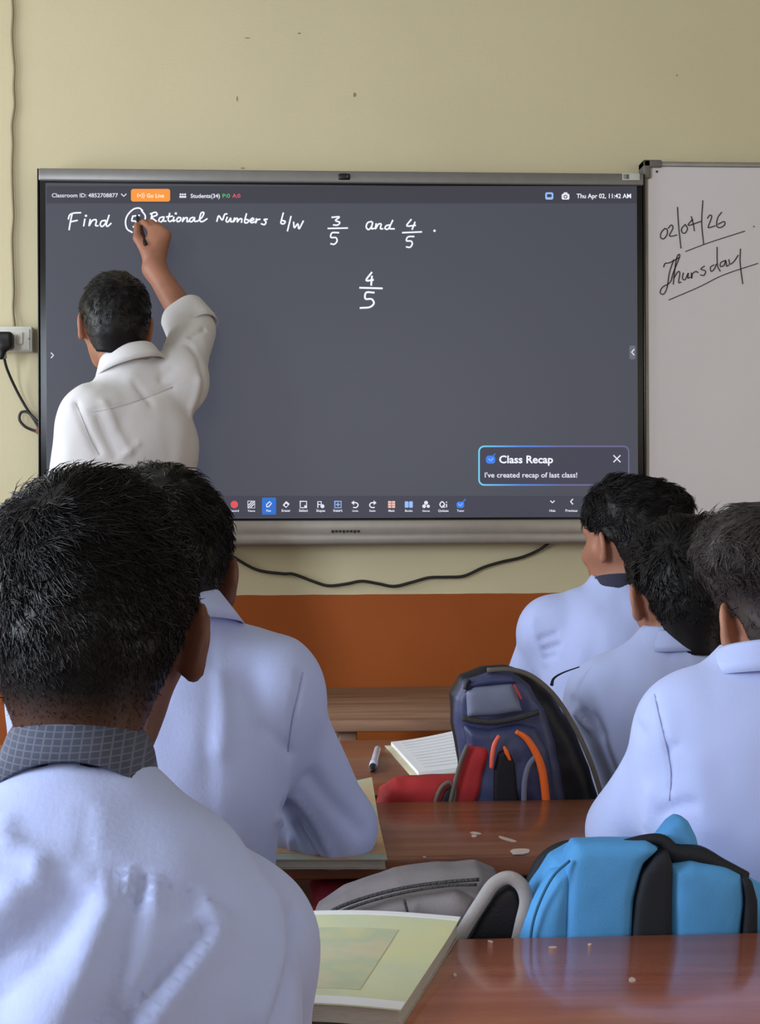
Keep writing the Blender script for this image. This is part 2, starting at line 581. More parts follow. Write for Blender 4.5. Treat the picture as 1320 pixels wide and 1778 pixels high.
class Ink:
    """flat lit shapes lying on a surface; coordinates are measured on the photograph and land on that surface"""
    def __init__(self, S=S, layer=2):
        self.v, self.f, self.S, self.layer = [], [], S, layer
    def poly(self, pts):
        n = len(self.v)
        self.v += [self.S(x, y, self.layer) for x, y in pts]
        self.f.append(tuple(range(n, n + len(pts)))[::-1])
        return self
    def rect(self, x0, y0, x1, y1, r=0.0):
        if r <= 0:
            return self.poly([(x0, y0), (x1, y0), (x1, y1), (x0, y1)])
        return self.poly(self.rr(x0, y0, x1, y1, r))
    @staticmethod
    def rr(x0, y0, x1, y1, r, n=5):
        pts = []
        for cx, cy, a0 in ((x1 - r, y0 + r, -90), (x1 - r, y1 - r, 0), (x0 + r, y1 - r, 90), (x0 + r, y0 + r, 180)):
            for k in range(n + 1):
                t = math.radians(a0 + 90 * k / n)
                pts.append((cx + r * math.cos(t), cy + r * math.sin(t)))
        return pts
    def circ(self, x, y, r, n=18):
        return self.poly([(x + r * math.cos(2 * math.pi * k / n), y + r * math.sin(2 * math.pi * k / n)) for k in range(n)])
    def line(self, pts, w, smooth=5, closed=False):
        p = [np.array([x, y], float) for x, y in pts]
        if closed:
            p = catmull(p, smooth, True) if smooth > 1 else np.array(p)
            p = np.concatenate([p, p[:1]])
        else:
            p = catmull(p, smooth) if smooth > 1 and len(p) > 2 else np.array(p)
        T = np.gradient(p, axis=0); T /= np.linalg.norm(T, axis=1)[:, None] + 1e-9
        N = np.stack([-T[:, 1], T[:, 0]], 1) * (w / 2)
        p = p.copy(); p[0] -= T[0] * w * .4; p[-1] += T[-1] * w * .4
        n = len(self.v)
        for a, o in zip(p, N):
            self.v += [self.S(*(a + o), self.layer), self.S(*(a - o), self.layer)]
        for i in range(len(p) - 1):
            k = n + 2 * i
            self.f.append((k, k + 2, k + 3, k + 1))
        return self
    def dot(self, x, y, r):
        return self.circ(x, y, r, 10)
    def build(self, name, material, parent, label=None):
        return mk(name, (np.array(self.v), self.f), material, parent, smooth=False, label=label)

def text(name, body, x0, x1, ybase, material, parent, S=S, layer=2, bold=0.0, label=None, cap=None):
    """built-in lettering fitted between two marks on the surface"""
    cu = bpy.data.curves.new('lettering', 'FONT')
    cu.body = body; cu.size = 1.0; cu.offset = bold; cu.resolution_u = 3
    o = bpy.data.objects.new('lettering', cu)
    COL.objects.link(o)
    dg = bpy.context.evaluated_depsgraph_get(); dg.update()
    me = bpy.data.meshes.new_from_object(o.evaluated_get(dg))
    v = np.array([q.co[:2] for q in me.vertices]); f = [tuple(p.vertices) for p in me.polygons]
    bpy.data.objects.remove(o); bpy.data.curves.remove(cu); bpy.data.meshes.remove(me)
    x, y = v[:, 0], v[:, 1]
    k = (x1 - x0) / (x.max() - x.min())
    ky = k if cap is None else cap / 0.73
    w = np.array([S(x0 + (a - x.min()) * k, ybase - b * ky, layer) for a, b in v])
    return mk(name, (w, f), material, parent, smooth=False, label=label)

W_INK = glow('white_screen_ink', (240, 243, 255), 1.05)
W_TXT = glow('white_screen_text', (228, 230, 246), 1.0)
LILAC = glow('lilac_screen_line', (126, 124, 168))
BLUE = glow('blue_screen_icon', (62, 128, 240)); BLUE2 = glow('blue_highlight', (48, 112, 205))
CYAN = glow('pale_blue_icon', (150, 190, 255)); ORANGE = glow('orange_button', (250, 152, 62), 1.0)
GREEN = glow('green_screen_text', (84, 190, 120)); RED = glow('red_screen_text', (232, 92, 104))
PINK = glow('pink_icon', (240, 190, 184)); DARKPAGE = glow('darker_strip', (60, 60, 70))
PALEOR = glow('pale_orange_text', (255, 232, 200), 1.1)

Ink(layer=1).rect(81, 323, 1106, 353).build('status_strip', DARKPAGE, screen)
Ink(layer=1).rect(81, 861, 1106, 898).build('toolbar_strip', glow('toolbar_grey', (66, 67, 80)), screen)
text('status_text', 'Classroom ID: 4852708877', 90, 205, 342.5, W_TXT, screen, bold=.012, cap=7.2)
Ink().line([(211, 337), (215, 341), (219, 337)], 1.8, 1).build('chevron_icon', W_TXT, screen)
Ink().rect(227.5, 328, 295.5, 350, 4).build('live_button', ORANGE, screen, 'orange live button')
text('button_text', 'Go Live', 255, 285, 343, PALEOR, screen, layer=3, bold=.02, cap=7)
Ink(layer=3).dot(243, 339.5, 1.6).line([(240, 336), (238.6, 339.5), (240, 343)], 1.2).line([(246, 336), (247.4, 339.5), (246, 343)], 1.2)\
    .line([(251 - 2, 335), (250.6, 339.5), (249, 344)], 1.2).build('broadcast_icon', PALEOR, screen)
ik = Ink()
for x in (313.5, 317.5, 321.5): ik.circ(x, 337.5, 1.7).rect(x - 2, 340, x + 2, 343.5, 1)
ik.build('people_icon', W_TXT, screen)
text('status_text', 'Students(34)', 331, 382, 343.5, W_TXT, screen, bold=.02, cap=7.2)
text('status_text', 'P:0', 386.5, 399.5, 343.2, GREEN, screen, bold=.015, cap=7)
text('status_text', 'A:0', 403.5, 417.5, 343.2, RED, screen, bold=.015, cap=7)
Ink().rect(947, 334, 961, 346.5, 3).build('screen_icon', CYAN, screen)
Ink(layer=3).rect(950, 337, 958, 342.5, 1).build('icon_inset', DARKPAGE, screen)
Ink().rect(975.5, 336.5, 989, 346.5, 2.5).rect(979, 334, 985.5, 338, 1).build('camera_icon', W_TXT, screen)
Ink(layer=3).circ(982.2, 341.5, 3.3).build('icon_inset', DARKPAGE, screen)
Ink(layer=4).circ(982.2, 341.5, 1.8).build('icon_inset', W_TXT, screen)
text('clock_text', 'Thu Apr 02, 11:42 AM', 1001.5, 1096, 344, W_INK, screen, bold=.014, cap=8)
Ink().line([(89, 613), (93, 617), (89, 621)], 2, 1).build('side_handle', W_TXT, screen)
Ink(layer=1).rect(1093, 600, 1104, 624, 3).build('side_handle', glow('handle_grey', (104, 106, 118)), screen)
Ink(layer=3).line([(1101, 607), (1097, 611.5), (1101, 616)], 2, 1).build('side_handle', W_TXT, screen)

def hand(strokes, ox, oy, k, w, material, parent, name, S=S, label=None, layer=3):
    ik = Ink(S, layer)
    for s in strokes:
        p = [(ox + x / k, oy + y / k) for x, y in s]
        if len(p) == 1: ik.dot(p[0][0], p[0][1], w * .8)
        else: ik.line(p, w, 6)
    return ik.build(name, material, parent, label)
Z1 = (60, 280, 3, 2.7)
hand([[(176, 300), (184, 279), (205, 270), (240, 268)], [(196, 273), (188, 310), (180, 356)], [(186, 316), (222, 308)],
      [(262, 302), (256, 336)], [(268, 284)],
      [(290, 304), (284, 336), (300, 310), (318, 304), (322, 314), (318, 334), (330, 336)],
      [(368, 308), (350, 312), (342, 330), (352, 340), (368, 326), (372, 310)], [(388, 282), (374, 330), (382, 338), (398, 324)]], *Z1, W_INK, screen, 'handwritten_word')
hand([[(562, 256), (545, 244), (515, 250), (485, 280), (474, 315), (482, 352), (508, 370)], [(558, 258), (576, 282), (574, 305), (556, 324)],
      [(512, 286), (507, 310), (524, 312), (530, 330), (514, 342)], [(512, 286), (546, 282)]], *Z1, W_INK, screen, 'handwritten_number')
hand([[(612, 272), (606, 312)], [(604, 274), (630, 266), (638, 280), (612, 292), (634, 312)],
      [(668, 290), (652, 296), (648, 312), (660, 316), (672, 300), (674, 290)], [(674, 292), (672, 310), (684, 312)],
      [(704, 272), (696, 304), (706, 314), (716, 308)], [(688, 290), (718, 286)], [(726, 292), (722, 312), (732, 308)], [(736, 272)],
      [(752, 292), (742, 300), (744, 314), (758, 310), (762, 296), (752, 292)],
      [(776, 294), (770, 314), (784, 296), (796, 296), (794, 314), (804, 312)],
      [(826, 292), (812, 298), (808, 312), (820, 314), (832, 298), (834, 292), (834, 312), (846, 312)],
      [(850, 312), (874, 290), (882, 268), (868, 270), (860, 300), (866, 314), (880, 312), (898, 300)]], *Z1, W_INK, screen, 'handwritten_word')
hand([[(950, 312), (960, 284), (978, 306), (990, 278), (1002, 274)],
      [(1004, 292), (998, 310), (1008, 316), (1022, 296), (1022, 314), (1032, 314)],
      [(1042, 296), (1036, 316), (1050, 298), (1058, 300), (1056, 316), (1070, 300), (1080, 302), (1078, 318)],
      [(1104, 274), (1094, 316), (1108, 320), (1116, 308), (1100, 302)],
      [(1124, 312), (1142, 304), (1136, 296), (1124, 308), (1130, 320), (1146, 316)],
      [(1156, 300), (1152, 322), (1160, 306), (1174, 302)],
      [(1212, 302), (1196, 304), (1206, 316), (1198, 330), (1182, 326)]], *Z1, W_INK, screen, 'handwritten_word')
Z2 = (460, 280, 3, 2.7)
hand([[(96, 270), (88, 300), (84, 322), (98, 326), (106, 314), (90, 308)], [(136, 288), (118, 362)],
      [(150, 318), (154, 346), (172, 326), (178, 352), (200, 312)]], *Z2, W_INK, screen, 'handwritten_word')
hand([[(350, 292), (388, 290), (368, 308), (390, 318), (380, 332), (358, 332)], [(330, 350), (430, 348)],
      [(384, 372), (350, 373), (344, 396), (370, 398), (376, 416), (362, 432), (344, 430)]], *Z2, W_INK, screen, 'handwritten_fraction')
hand([[(556, 314), (536, 320), (528, 342), (540, 356), (556, 340), (562, 316), (556, 350), (568, 350)],
      [(580, 326), (576, 352), (592, 328), (606, 328), (602, 350), (614, 352)],
      [(648, 332), (632, 336), (626, 350), (640, 354), (652, 340)], [(666, 308), (650, 348), (674, 352)]], *Z2, W_INK, screen, 'handwritten_word')
hand([[(762, 304), (740, 336), (784, 334)], [(782, 318), (768, 354)], [(718, 372), (816, 368)],
      [(776, 392), (746, 394), (738, 414), (762, 416), (768, 432), (756, 448), (738, 446)]], *Z2, W_INK, screen, 'handwritten_fraction')
hand([[(884, 362)]], *Z2, W_INK, screen, 'full_stop')
hand([[(556, 580), (528, 620), (564, 618)], [(558, 600), (554, 644)], [(496, 659), (610, 662)],
      [(568, 684), (528, 684), (524, 716), (556, 718), (568, 740), (546, 760), (498, 764)]], 460, 280, 3, 3.2, W_INK, screen, 'handwritten_fraction')

# notification card, its outline running from cyan to lilac as the interface draws it
def card_glow():
    M = glow('card_outline', (120, 160, 255))
    nt, b = nodes(M)
    g = nt.nodes.new('ShaderNodeNewGeometry'); s = nt.nodes.new('ShaderNodeSeparateXYZ')
    nt.links.new(g.outputs['Position'], s.inputs[0])
    mr = nt.nodes.new('ShaderNodeMapRange')
    mr.inputs['From Min'].default_value = S(832, 800)[0]; mr.inputs['From Max'].default_value = S(1092, 800)[0]
    nt.links.new(s.outputs['X'], mr.inputs['Value'])
    rp = nt.nodes.new('ShaderNodeValToRGB')
    e = rp.color_ramp.elements
    e[0].color = (*lin((120, 214, 250)), 1); e[1].color = (*lin((104, 102, 140)), 1)
    x = e.new(.28); x.color = (*lin((84, 140, 236)), 1)
    x = e.new(.55); x.color = (*lin((108, 108, 160)), 1)
    nt.links.new(mr.outputs[0], rp.inputs['Fac'])
    nt.links.new(rp.outputs[0], b.inputs['Emission Color'])
    return M
Ink(layer=1).rect(832, 775, 1092, 842, 9).build('notification_card', glow('card_fill', (66, 67, 82)), screen)
Ink(layer=3).line(Ink.rr(832, 775, 1092, 842, 9), 2.6, 1, True).build('card_outline', card_glow(), screen)
text('card_title', 'Class Recap', 867, 960.5, 804, W_INK, screen, bold=.022, cap=13.5)
text('card_text', "I've created recap of last class!", 842, 1002.5, 829, W_TXT, screen, bold=.014, cap=9)
Ink().line([(1066, 791), (1077, 802)], 2, 1).line([(1077, 791), (1066, 802)], 2, 1).build('close_icon', W_TXT, screen)
Ink().rect(844, 791, 860, 805, 5).line([(856, 792), (860, 788)], 1.6, 1).build('assistant_icon', BLUE, screen)
Ink(layer=3).line([(849, 797), (853, 800), (856, 796)], 1.6, 1).build('icon_inset', CYAN, screen)

# toolbar
def tool(x, label, shape, material=W_TXT):
    ik = Ink(layer=3); shape(ik, x, 876.0); ik.build('toolbar_icon', material, screen)
    n = len(label)
    text('toolbar_text', label, x - 1.3 * n, x + 1.3 * n, 888.6, W_TXT, screen, bold=.02, layer=3)
tool(407, 'Record', lambda k, x, y: k.circ(x, y, 6.5), glow('red_record', (224, 84, 92)))
def hatch(k, x, y):
    for d in (-4, 0, 4): k.line([(x - 5 + max(0, d), y + 5 + min(0, d)), (x + 5 + min(0, d), y - 5 + max(0, d))], 1.6, 1)
    k.line([(x - 6, y - 6), (x + 6, y - 6), (x + 6, y + 6), (x - 6, y + 6)], 1.1, 1, True)
tool(436.5, 'Theme', hatch)
Ink().rect(455, 864, 479.5, 893.5, 2.5).build('tool_highlight', BLUE2, screen, 'blue highlight behind the pen tool')
def pen(k, x, y): k.line([(x - 3, y + 4), (x - 3.5, y), (x + 2, y - 5), (x + 5, y - 2), (x, y + 4)], 1.9, 1, True)
tool(466.5, 'Pen', pen)
def eraser(k, x, y): k.poly([(x - 6, y + 1), (x, y - 6), (x + 6, y - 1), (x, y + 6)])
tool(497, 'Eraser', eraser); Ink(layer=4).circ(497, 877, 2.4).build('icon_inset', DARKPAGE, screen)
def sel(k, x, y): k.line([(x - 5.5, y - 5.5), (x + 5.5, y - 5.5), (x + 5.5, y + 5.5), (x - 5.5, y + 5.5)], 1.9, 1, True).rect(x + 1.5, y + 1.5, x + 6, y + 6)
tool(527, 'Select', sel)
def shp(k, x, y): k.line([(x - 5, y + 5), (x - 5, y - 5), (x + 1, y - 5), (x + 1, y), (x - 5, y)], 1.8, 1).circ(x + 3, y + 3, 3.4)
tool(557, 'Shapes', shp)
def ins(k, x, y): k.line([(x - 5.5, y - 5.5), (x + 5.5, y - 5.5), (x + 5.5, y + 5.5), (x - 5.5, y + 5.5)], 1.8, 1, True).line([(x - 3, y), (x + 3, y)], 1.6, 1).line([(x, y - 3), (x, y + 3)], 1.6, 1)
tool(587, 'Insert', ins, CYAN)
def undo(k, x, y): k.line([(x - 4, y - 3), (x + 2, y - 3), (x + 5, y + 1), (x + 2, y + 5), (x - 3, y + 5)], 2, 5).poly([(x - 7, y - 3), (x - 2, y - 7), (x - 2, y + 1)])
tool(617, 'Undo', undo)
def redo(k, x, y): k.line([(x + 4, y - 3), (x - 2, y - 3), (x - 5, y + 1), (x - 2, y + 5), (x + 3, y + 5)], 2, 5).poly([(x + 7, y - 3), (x + 2, y - 7), (x + 2, y + 1)])
tool(647, 'Redo', redo)
def grid(k, x, y):
    for a in (-6, .6):
        for b in (-6, -1.8, 2.4): k.rect(x + a, y + b, x + a + 5.6, y + b + 3.5)
tool(680, 'Math', grid, PINK)
def bk(k, x, y): k.rect(x - 7, y - 5.5, x - .5, y + 5.5, 1.5).rect(x + .5, y - 5.5, x + 7, y + 5.5, 1.5)
tool(710, 'Books', bk, CYAN)
def bal(k, x, y): k.circ(x, y - 3, 3.4).circ(x - 3.4, y + 3, 3.2).circ(x + 3.8, y + 3, 2.8)
tool(740, 'Games', bal)
def qi(k, x, y): k.line([(x - 6, y), (x - 2, y - 5), (x + 2, y), (x - 2, y + 5)], 2, 4, True).line([(x - 1, y + 2), (x + 2, y + 5)], 1.8, 1).rect(x + 4.5, y - 5, x + 6.5, y - 3).rect(x + 4.5, y - 1, x + 6.5, y + 5)
tool(770, 'Quizzes', qi)
def bot(k, x, y): k.rect(x - 7, y - 5, x + 6, y + 6, 4).line([(x + 4, y - 4), (x + 8, y - 9)], 1.8, 1)
tool(800, 'Tutor', bot, BLUE); Ink(layer=4).line([(796, 875), (799.5, 878.5), (803, 874)], 1.6, 1).build('icon_inset', CYAN, screen)
tool(959.5, 'Hide', lambda k, x, y: k.line([(x - 3, y - 6), (x, y - 3), (x + 3, y - 6)], 2, 1))
tool(992.5, 'Previous', lambda k, x, y: k.line([(x + 2, y - 9), (x - 1.5, y - 5), (x + 2, y - 1)], 2.2, 1))

# ================================================================== whiteboard
BOARD_Y = 3.945
bx0 = P(1120, 560, BOARD_Y)[0]; bzT = P(1150, 281, BOARD_Y)[2]; bx1 = bx0 + 1.22; bz0 = bzT - 1.22
board = thing('whiteboard', 'white dry-erase board with a handwritten date and weekday beside the display', 'whiteboard', ((bx0 + bx1) / 2, WALL_Y - .01, bz0))
WB = mat('white_melamine', (216, 209, 211), rough=0.28, var=0.02, scale=2.5, spec=0.45)
panel = mk('board_panel', box((bx0 + .008, BOARD_Y, bz0 + .01), (bx1 - .01, WALL_Y - .012, bzT - .01), .002), WB, board, smooth=False)
ALU = mat('aluminium_board_frame', (150, 146, 140), rough=.4, metal=.5)
fw = .014
mk('frame', join(box((bx0, BOARD_Y - .006, bzT - fw), (bx1, WALL_Y - .005, bzT), .003), box((bx0, BOARD_Y - .006, bz0), (bx1, WALL_Y - .005, bz0 + fw), .003),
                 box((bx0, BOARD_Y - .006, bz0), (bx0 + .007, WALL_Y - .005, bzT), .002), box((bx1 - fw, BOARD_Y - .006, bz0), (bx1, WALL_Y - .005, bzT), .003)), ALU, board)
CORN = mat('grey_plastic_corner', (112, 106, 100), rough=.5)
for (x, z, sx, sz) in ((bx0, bzT, 1, -1), (bx1, bzT, -1, -1), (bx0, bz0, 1, 1), (bx1, bz0, -1, 1)):
    q = [box(np.minimum((x - sx * .004, BOARD_Y - .009, z - sz * .004), (x + sx * .048, 0, z + sz * .017)) * V3(1, 0, 1) + V3(0, BOARD_Y - .009, 0),
             np.maximum((x - sx * .004, 0, z - sz * .004), (x + sx * .048, 0, z + sz * .017)) * V3(1, 0, 1) + V3(0, WALL_Y - .004, 0), .004),
         box(np.minimum((x - sx * .004, 0, z - sz * .004), (x + sx * .017, 0, z + sz * .048)) * V3(1, 0, 1) + V3(0, BOARD_Y - .009, 0),
             np.maximum((x - sx * .004, 0, z - sz * .004), (x + sx * .017, 0, z + sz * .048)) * V3(1, 0, 1) + V3(0, WALL_Y - .004, 0), .004)]
    mk('corner_cap', join(*q), CORN, board)
def SB(px, py, layer=1):
    return P(px, py, BOARD_Y - .0006 * layer)
MARK = mat('black_marker_ink', (58, 54, 56), rough=.5, var=.2)
Z3 = (880, 260, 3, 2.0)
hand([[(824, 410), (806, 430), (802, 456), (818, 464), (836, 440), (836, 416), (824, 410)],
      [(842, 408), (858, 392), (866, 408), (848, 446), (862, 450), (886, 444)], [(890, 300), (896, 400), (908, 512)],
      [(930, 390), (912, 410), (914, 430), (930, 434), (942, 410), (930, 390)],
      [(968, 362), (946, 394), (1010, 374)], [(962, 348), (972, 386), (978, 422)], [(1022, 266), (1016, 380), (1026, 490)],
      [(1046, 356), (1060, 340), (1068, 352), (1050, 402), (1062, 404), (1086, 396)],
      [(1120, 326), (1100, 354), (1094, 394), (1112, 406), (1136, 390), (1132, 374), (1102, 388)]], *Z3, MARK, panel, 'handwritten_date', SB, layer=2)
hand([[(932, 530), (1060, 482), (1240, 424)], [(1288, 400)]], 880, 260, 3, 1.6, MARK, panel, 'underline', SB, layer=2)
hand([[(818, 610), (826, 592), (850, 588), (898, 562)], [(870, 574), (848, 640), (836, 716), (818, 752), (800, 744), (812, 716), (852, 690), (868, 640), (900, 560), (896, 545), (884, 570), (874, 640), (868, 700)],
      [(872, 668), (890, 638), (902, 640), (896, 690), (908, 690)],
      [(920, 642), (916, 670), (930, 676), (946, 642), (944, 668), (956, 664)],
      [(962, 642), (964, 670), (968, 646), (986, 634), (996, 640)],
      [(1030, 606), (1012, 622), (1036, 632), (1028, 654), (1010, 652)],
      [(1080, 600), (1062, 612), (1066, 634), (1084, 618), (1092, 596)], [(1096, 508), (1098, 600), (1112, 632)],
      [(1140, 576), (1116, 588), (1114, 608), (1132, 602), (1142, 578), (1146, 606), (1158, 600)],
      [(1158, 572), (1164, 596), (1184, 582), (1206, 550)], [(1218, 518), (1216, 580), (1222, 640), (1230, 698)]], *Z3, MARK, panel, 'handwritten_weekday', SB, layer=2)
hand([[(846, 782), (1000, 716), (1130, 652), (1308, 592)]], 880, 260, 3, 1.6, MARK, panel, 'underline', SB, layer=2)
ik = Ink(SB, 2); ik.dot(1141, 298, 2.2)
ik.build('screw_head', MARK, panel)

# ================================================================== socket, leads and cables on the wall
SOCK = mat('white_switch_plastic', (214, 214, 206), rough=.35, var=.02)
a, b = P(-46, 567, 3.965), P(57, 611, 3.965)
sock = thing('wall_socket', 'white surface-mounted switch socket left of the display', 'socket', ((a[0] + b[0]) / 2, WALL_Y - .002, b[2]))
mk('back_box', box((a[0], 3.955, b[2]), (b[0], WALL_Y - .001, a[2]), .003), SOCK, sock)
p0, p1 = P(-40, 571, 3.953), P(52, 608, 3.953)
mk('cover_plate', box((p0[0], 3.951, p1[2]), (p1[0], 3.957, p0[2]), .002), SOCK, sock)
s0, s1 = P(29, 577, 3.95), P(40, 598, 3.95)
mk('rocker_switch', box((s0[0], 3.945, s1[2]), (s1[0], 3.953, s0[2]), .002), SOCK, sock)
q = P(50.5, 588, 3.951)
bm = bmesh.new(); bmesh.ops.create_uvsphere(bm, u_segments=10, v_segments=6, radius=.0022); v, f = from_bm(bm)
mk('screw_head', (v + q, f), CORN, sock)
lead = thing('power_lead', 'black power lead with a three-pin plug looping behind the display', 'cable', P(8, 600, 3.93))
c = P(8, 595, 3.93)
F = Field().rbox(c + V3(0, -.004, .004), (.024, .022, .024), .01).cone(c + V3(-.002, -.012, -.01), c + V3(-.006, -.018, -.04), .013, .008, .015)
mk('plug', mesh_field(F, c - .07, c + .06, .004), DARK, lead)
mk('strain_relief', tube([P(4, 612, 3.925), P(5, 622, 3.93)], .0105), mat('pale_strain_relief', (190, 190, 196)), lead, label='pale sleeve at the plug')
LEAD = mat('black_cable_rubber', (38, 36, 36), rough=.5)
mk('cord', tube([P(6, 616, 3.935), P(12, 640, 3.95), P(26, 672, 3.975), P(42, 702, 3.985), P(56, 724, 3.985), P(67, 742, 3.98), P(73, 752, 3.972), P(60, 748, 3.985), P(44, 741, 3.985), P(34, 729, 3.985),
                 P(36, 717, 3.985), P(46, 715, 3.983), P(58, 724, 3.977), P(70, 738, 3.972), P(78, 752, 3.972)], .0038, 8), LEAD, lead)
tg = P(69, 748, 3.975)
mk('cable_tag', box(tg + V3(-.009, -.006, -.009), tg + V3(.009, .004, .009), .003), mat('red_cable_tag', (150, 70, 52)), lead, label='small red tag on the cord')
wire = tag(mk('wall_wire', tube([P(22 + random.uniform(-1.6, 1.6) + (3 if 90 < y < 200 else 0), y, 3.992) for y in range(-40, 566, 32)] + [P(25, 568, 3.985)], .0042, 8),
      mat('cream_painted_wire', (150, 140, 112), rough=.6), origin=P(25, 568, 3.99)), 'thin cream wire running down the wall to the white socket', 'cable')
hang = tag(mk('hanging_cable', tube([P(330, 930, 3.97), P(372, 950, 3.985), P(400, 964, 3.986), P(445, 989, 3.986), P(490, 996, 3.986), P(510, 997, 3.986), P(545, 1010, 3.986), P(570, 1017, 3.986),
      P(600, 1014, 3.986), P(628, 1009, 3.986), P(655, 1013, 3.986), P(684, 1018, 3.986), P(715, 1011, 3.986), P(745, 1003, 3.986), P(775, 1002, 3.986), P(806, 1000, 3.986), P(840, 985, 3.986),
      P(870, 976, 3.986), P(905, 968, 3.986), P(932, 957, 3.985), P(955, 942, 3.97)], .0042, 8), LEAD, origin=P(684, 1018, 3.99)), 'black cable sagging in waves under the display', 'cable')
# chips and scuffs in the wall paint
SCUFF = mat('chipped_plaster', (150, 138, 106), rough=.8)
for (x, y, w, h) in ((430, 66, 6, 1.5), (520, 58, 4, 1.5), (412, 172, 1.6, 6), (616, 164, 3, 5), (1176, 131, 2, 2), (422, 292, 5, 1.4)):
    pts = [(x + w * math.cos(t) * random.uniform(.6, 1.1), y + h * math.sin(t) * random.uniform(.6, 1.1)) for t in np.linspace(0, 2 * math.pi, 9)[:-1]]
    ik = Ink(lambda a, b, l: P(a, b, WALL_Y - .0006), 1); ik.poly(pts)
    ik.build('paint_chip', SCUFF, wall_front)

# ================================================================== desks and benches
def wood(name, rgb, dark, rough=0.28, coat=0.25, stretch=(1.2, 14, 14)):
    return mat(name, rgb, rough=rough, second=dark, scale=3.2, bump=0.06, bscale=30, stretch=stretch, coat=coat, spec=0.45, detail=6)
WOOD_NEAR = wood('red_brown_varnished_wood', (182, 108, 82), (160, 90, 66), rough=.26, coat=.6)
WOOD_MID = wood('brown_varnished_wood', (152, 96, 68), (126, 76, 52), rough=.32, coat=.25)
WOOD_FRONT = wood('scuffed_pale_wood', (152, 114, 90), (114, 80, 60), rough=.5, coat=.03)
CHIP = mat('bare_wood_chip', (196, 178, 172), rough=.8)
PLY = mat('dusty_plywood_shelf', (88, 56, 40), rough=.7)

def desk(label, x0, x1, y0, y1, z, material, th=.03, chips=(), group='classroom desks in rows'):
    t = thing('school_desk', label, 'desk', ((x0 + x1) / 2, (y0 + y1) / 2, 0), group)
    top = mk('desk_top', box((x0, y0, z - th), (x1, y1, z), .004), material, t)
    mk('apron', box((x0 + .05, y1 - .045, z - th - .075), (x1 - .05, y1 - .025, z - th)), material, t, smooth=False)
    mk('shelf', box((x0 + .05, y0 + .06, z - .23), (x1 - .05, y1 - .04, z - .212)), PLY, t, smooth=False)
    for x in (x0 + .045, x1 - .085):
        for y in (y0 + .03, y1 - .07):
            mk('leg', box((x, y, 0), (x + .04, y + .04, z - th), .003), material, t)
    for x in (x0 + .05, x1 - .08):
        mk('side_rail', box((x, y0 + .07, z - .25), (x + .03, y1 - .07, z - .205), .002), material, t)
    mk('foot_rail', box((x0 + .08, (y0 + y1) / 2 - .02, .1), (x1 - .08, (y0 + y1) / 2 + .02, .14), .003), material, t)
    for (px, py, rx, ry, rot) in chips:
        pts, n = [], 11
        for k in range(n):
            a = 2 * math.pi * k / n
            r = random.uniform(.75, 1.1)
            ex, ey = rx * r * math.cos(a), ry * r * math.sin(a)
            pts.append(Pz(px + ex * math.cos(rot) - ey * math.sin(rot), py + ex * math.sin(rot) + ey * math.cos(rot), z + .0006))
        pts = np.array(pts)
        low = pts - V3(0, 0, .001)
        fs = [tuple(range(n)), *[(i, n + i, n + (i + 1) % n, (i + 1) % n) for i in range(n)]]
        mk('paint_chip', (np.concatenate([pts, low]), fs), CHIP, top, smooth=False)
    return t

def bench(label, x0, x1, y0, y1, material, z=.45):
    t = thing('school_bench', label, 'bench', ((x0 + x1) / 2, (y0 + y1) / 2, 0), 'classroom benches in rows')
    mk('seat', box((x0, y0, z - .03), (x1, y1, z), .004), material, t)
    for x in (x0 + .06, x1 - .10):
        for y in (y0 + .02, y1 - .06):
            mk('leg', box((x, y, 0), (x + .04, y + .04, z - .03), .003), material, t)
    mk('foot_rail', box((x0 + .09, (y0 + y1) / 2 - .015, .12), (x1 - .09, (y0 + y1) / 2 + .015, .155), .003), material, t)
    return t

def edge(py, z):                      # distance of a desk edge seen at height z
    return float(Pz(700, py, z)[1])
Z4, Z3_, Z2_, Z1_ = .780, .770, .765, .767
D4 = (1.12, edge(1631, Z4))
D3 = (edge(1486, Z3_), edge(1392, Z3_))
D2 = (edge(1352, Z2_), edge(1284, Z2_))
D1 = (edge(1250, Z1_), edge(1192, Z1_))
print('DESKS', D4, D3, D2, D1)
desk('nearest reddish-brown glossy wooden desk under the pale green textbook', -.92, .82, *D4, Z4, WOOD_NEAR,
     chips=[(1098, 1700, 7, 4, 0), (1024, 1639, 4, 1.6, 0), (961, 1644, 8, 1.6, 0), (852, 1634, 5, 1.6, .2), (790, 1692, 3, 3, 0)])
desk('brown wooden desk with white paint flecks behind the turquoise backpack', -.86, .80, *D3, Z3_, WOOD_MID,
     chips=[(826, 1446, 10, 2.2, .1), (824, 1451, 5, 2.4, 0), (882, 1457, 18, 2.4, .3), (903, 1478, 17, 5.5, -.05), (737, 1487.5, 3, 1, 0)])
desk('brown wooden desk holding the open white notebook and the marker pen', -.82, .86, *D2, Z2_, WOOD_MID)
desk('scuffed paler wooden desk in the front row by the orange dado', P(552, 1200, 3.2)[0], 1.30, *D1, Z1_, WOOD_FRONT, th=.026)
bench('wooden bench the student with the dark checked collar sits on', -.92, .82, .66, .98, WOOD_NEAR)
bench('wooden bench carrying the turquoise and grey backpacks', -.86, .80, 1.50, 1.83, WOOD_MID)
bench('wooden bench carrying the navy backpack and the red bag', -.82, .86, 2.25, 2.47, WOOD_MID)
bench('wooden bench in the front row before the orange dado', P(552, 1200, 3.2)[0], 1.30, 2.88, 3.11, WOOD_FRONT)

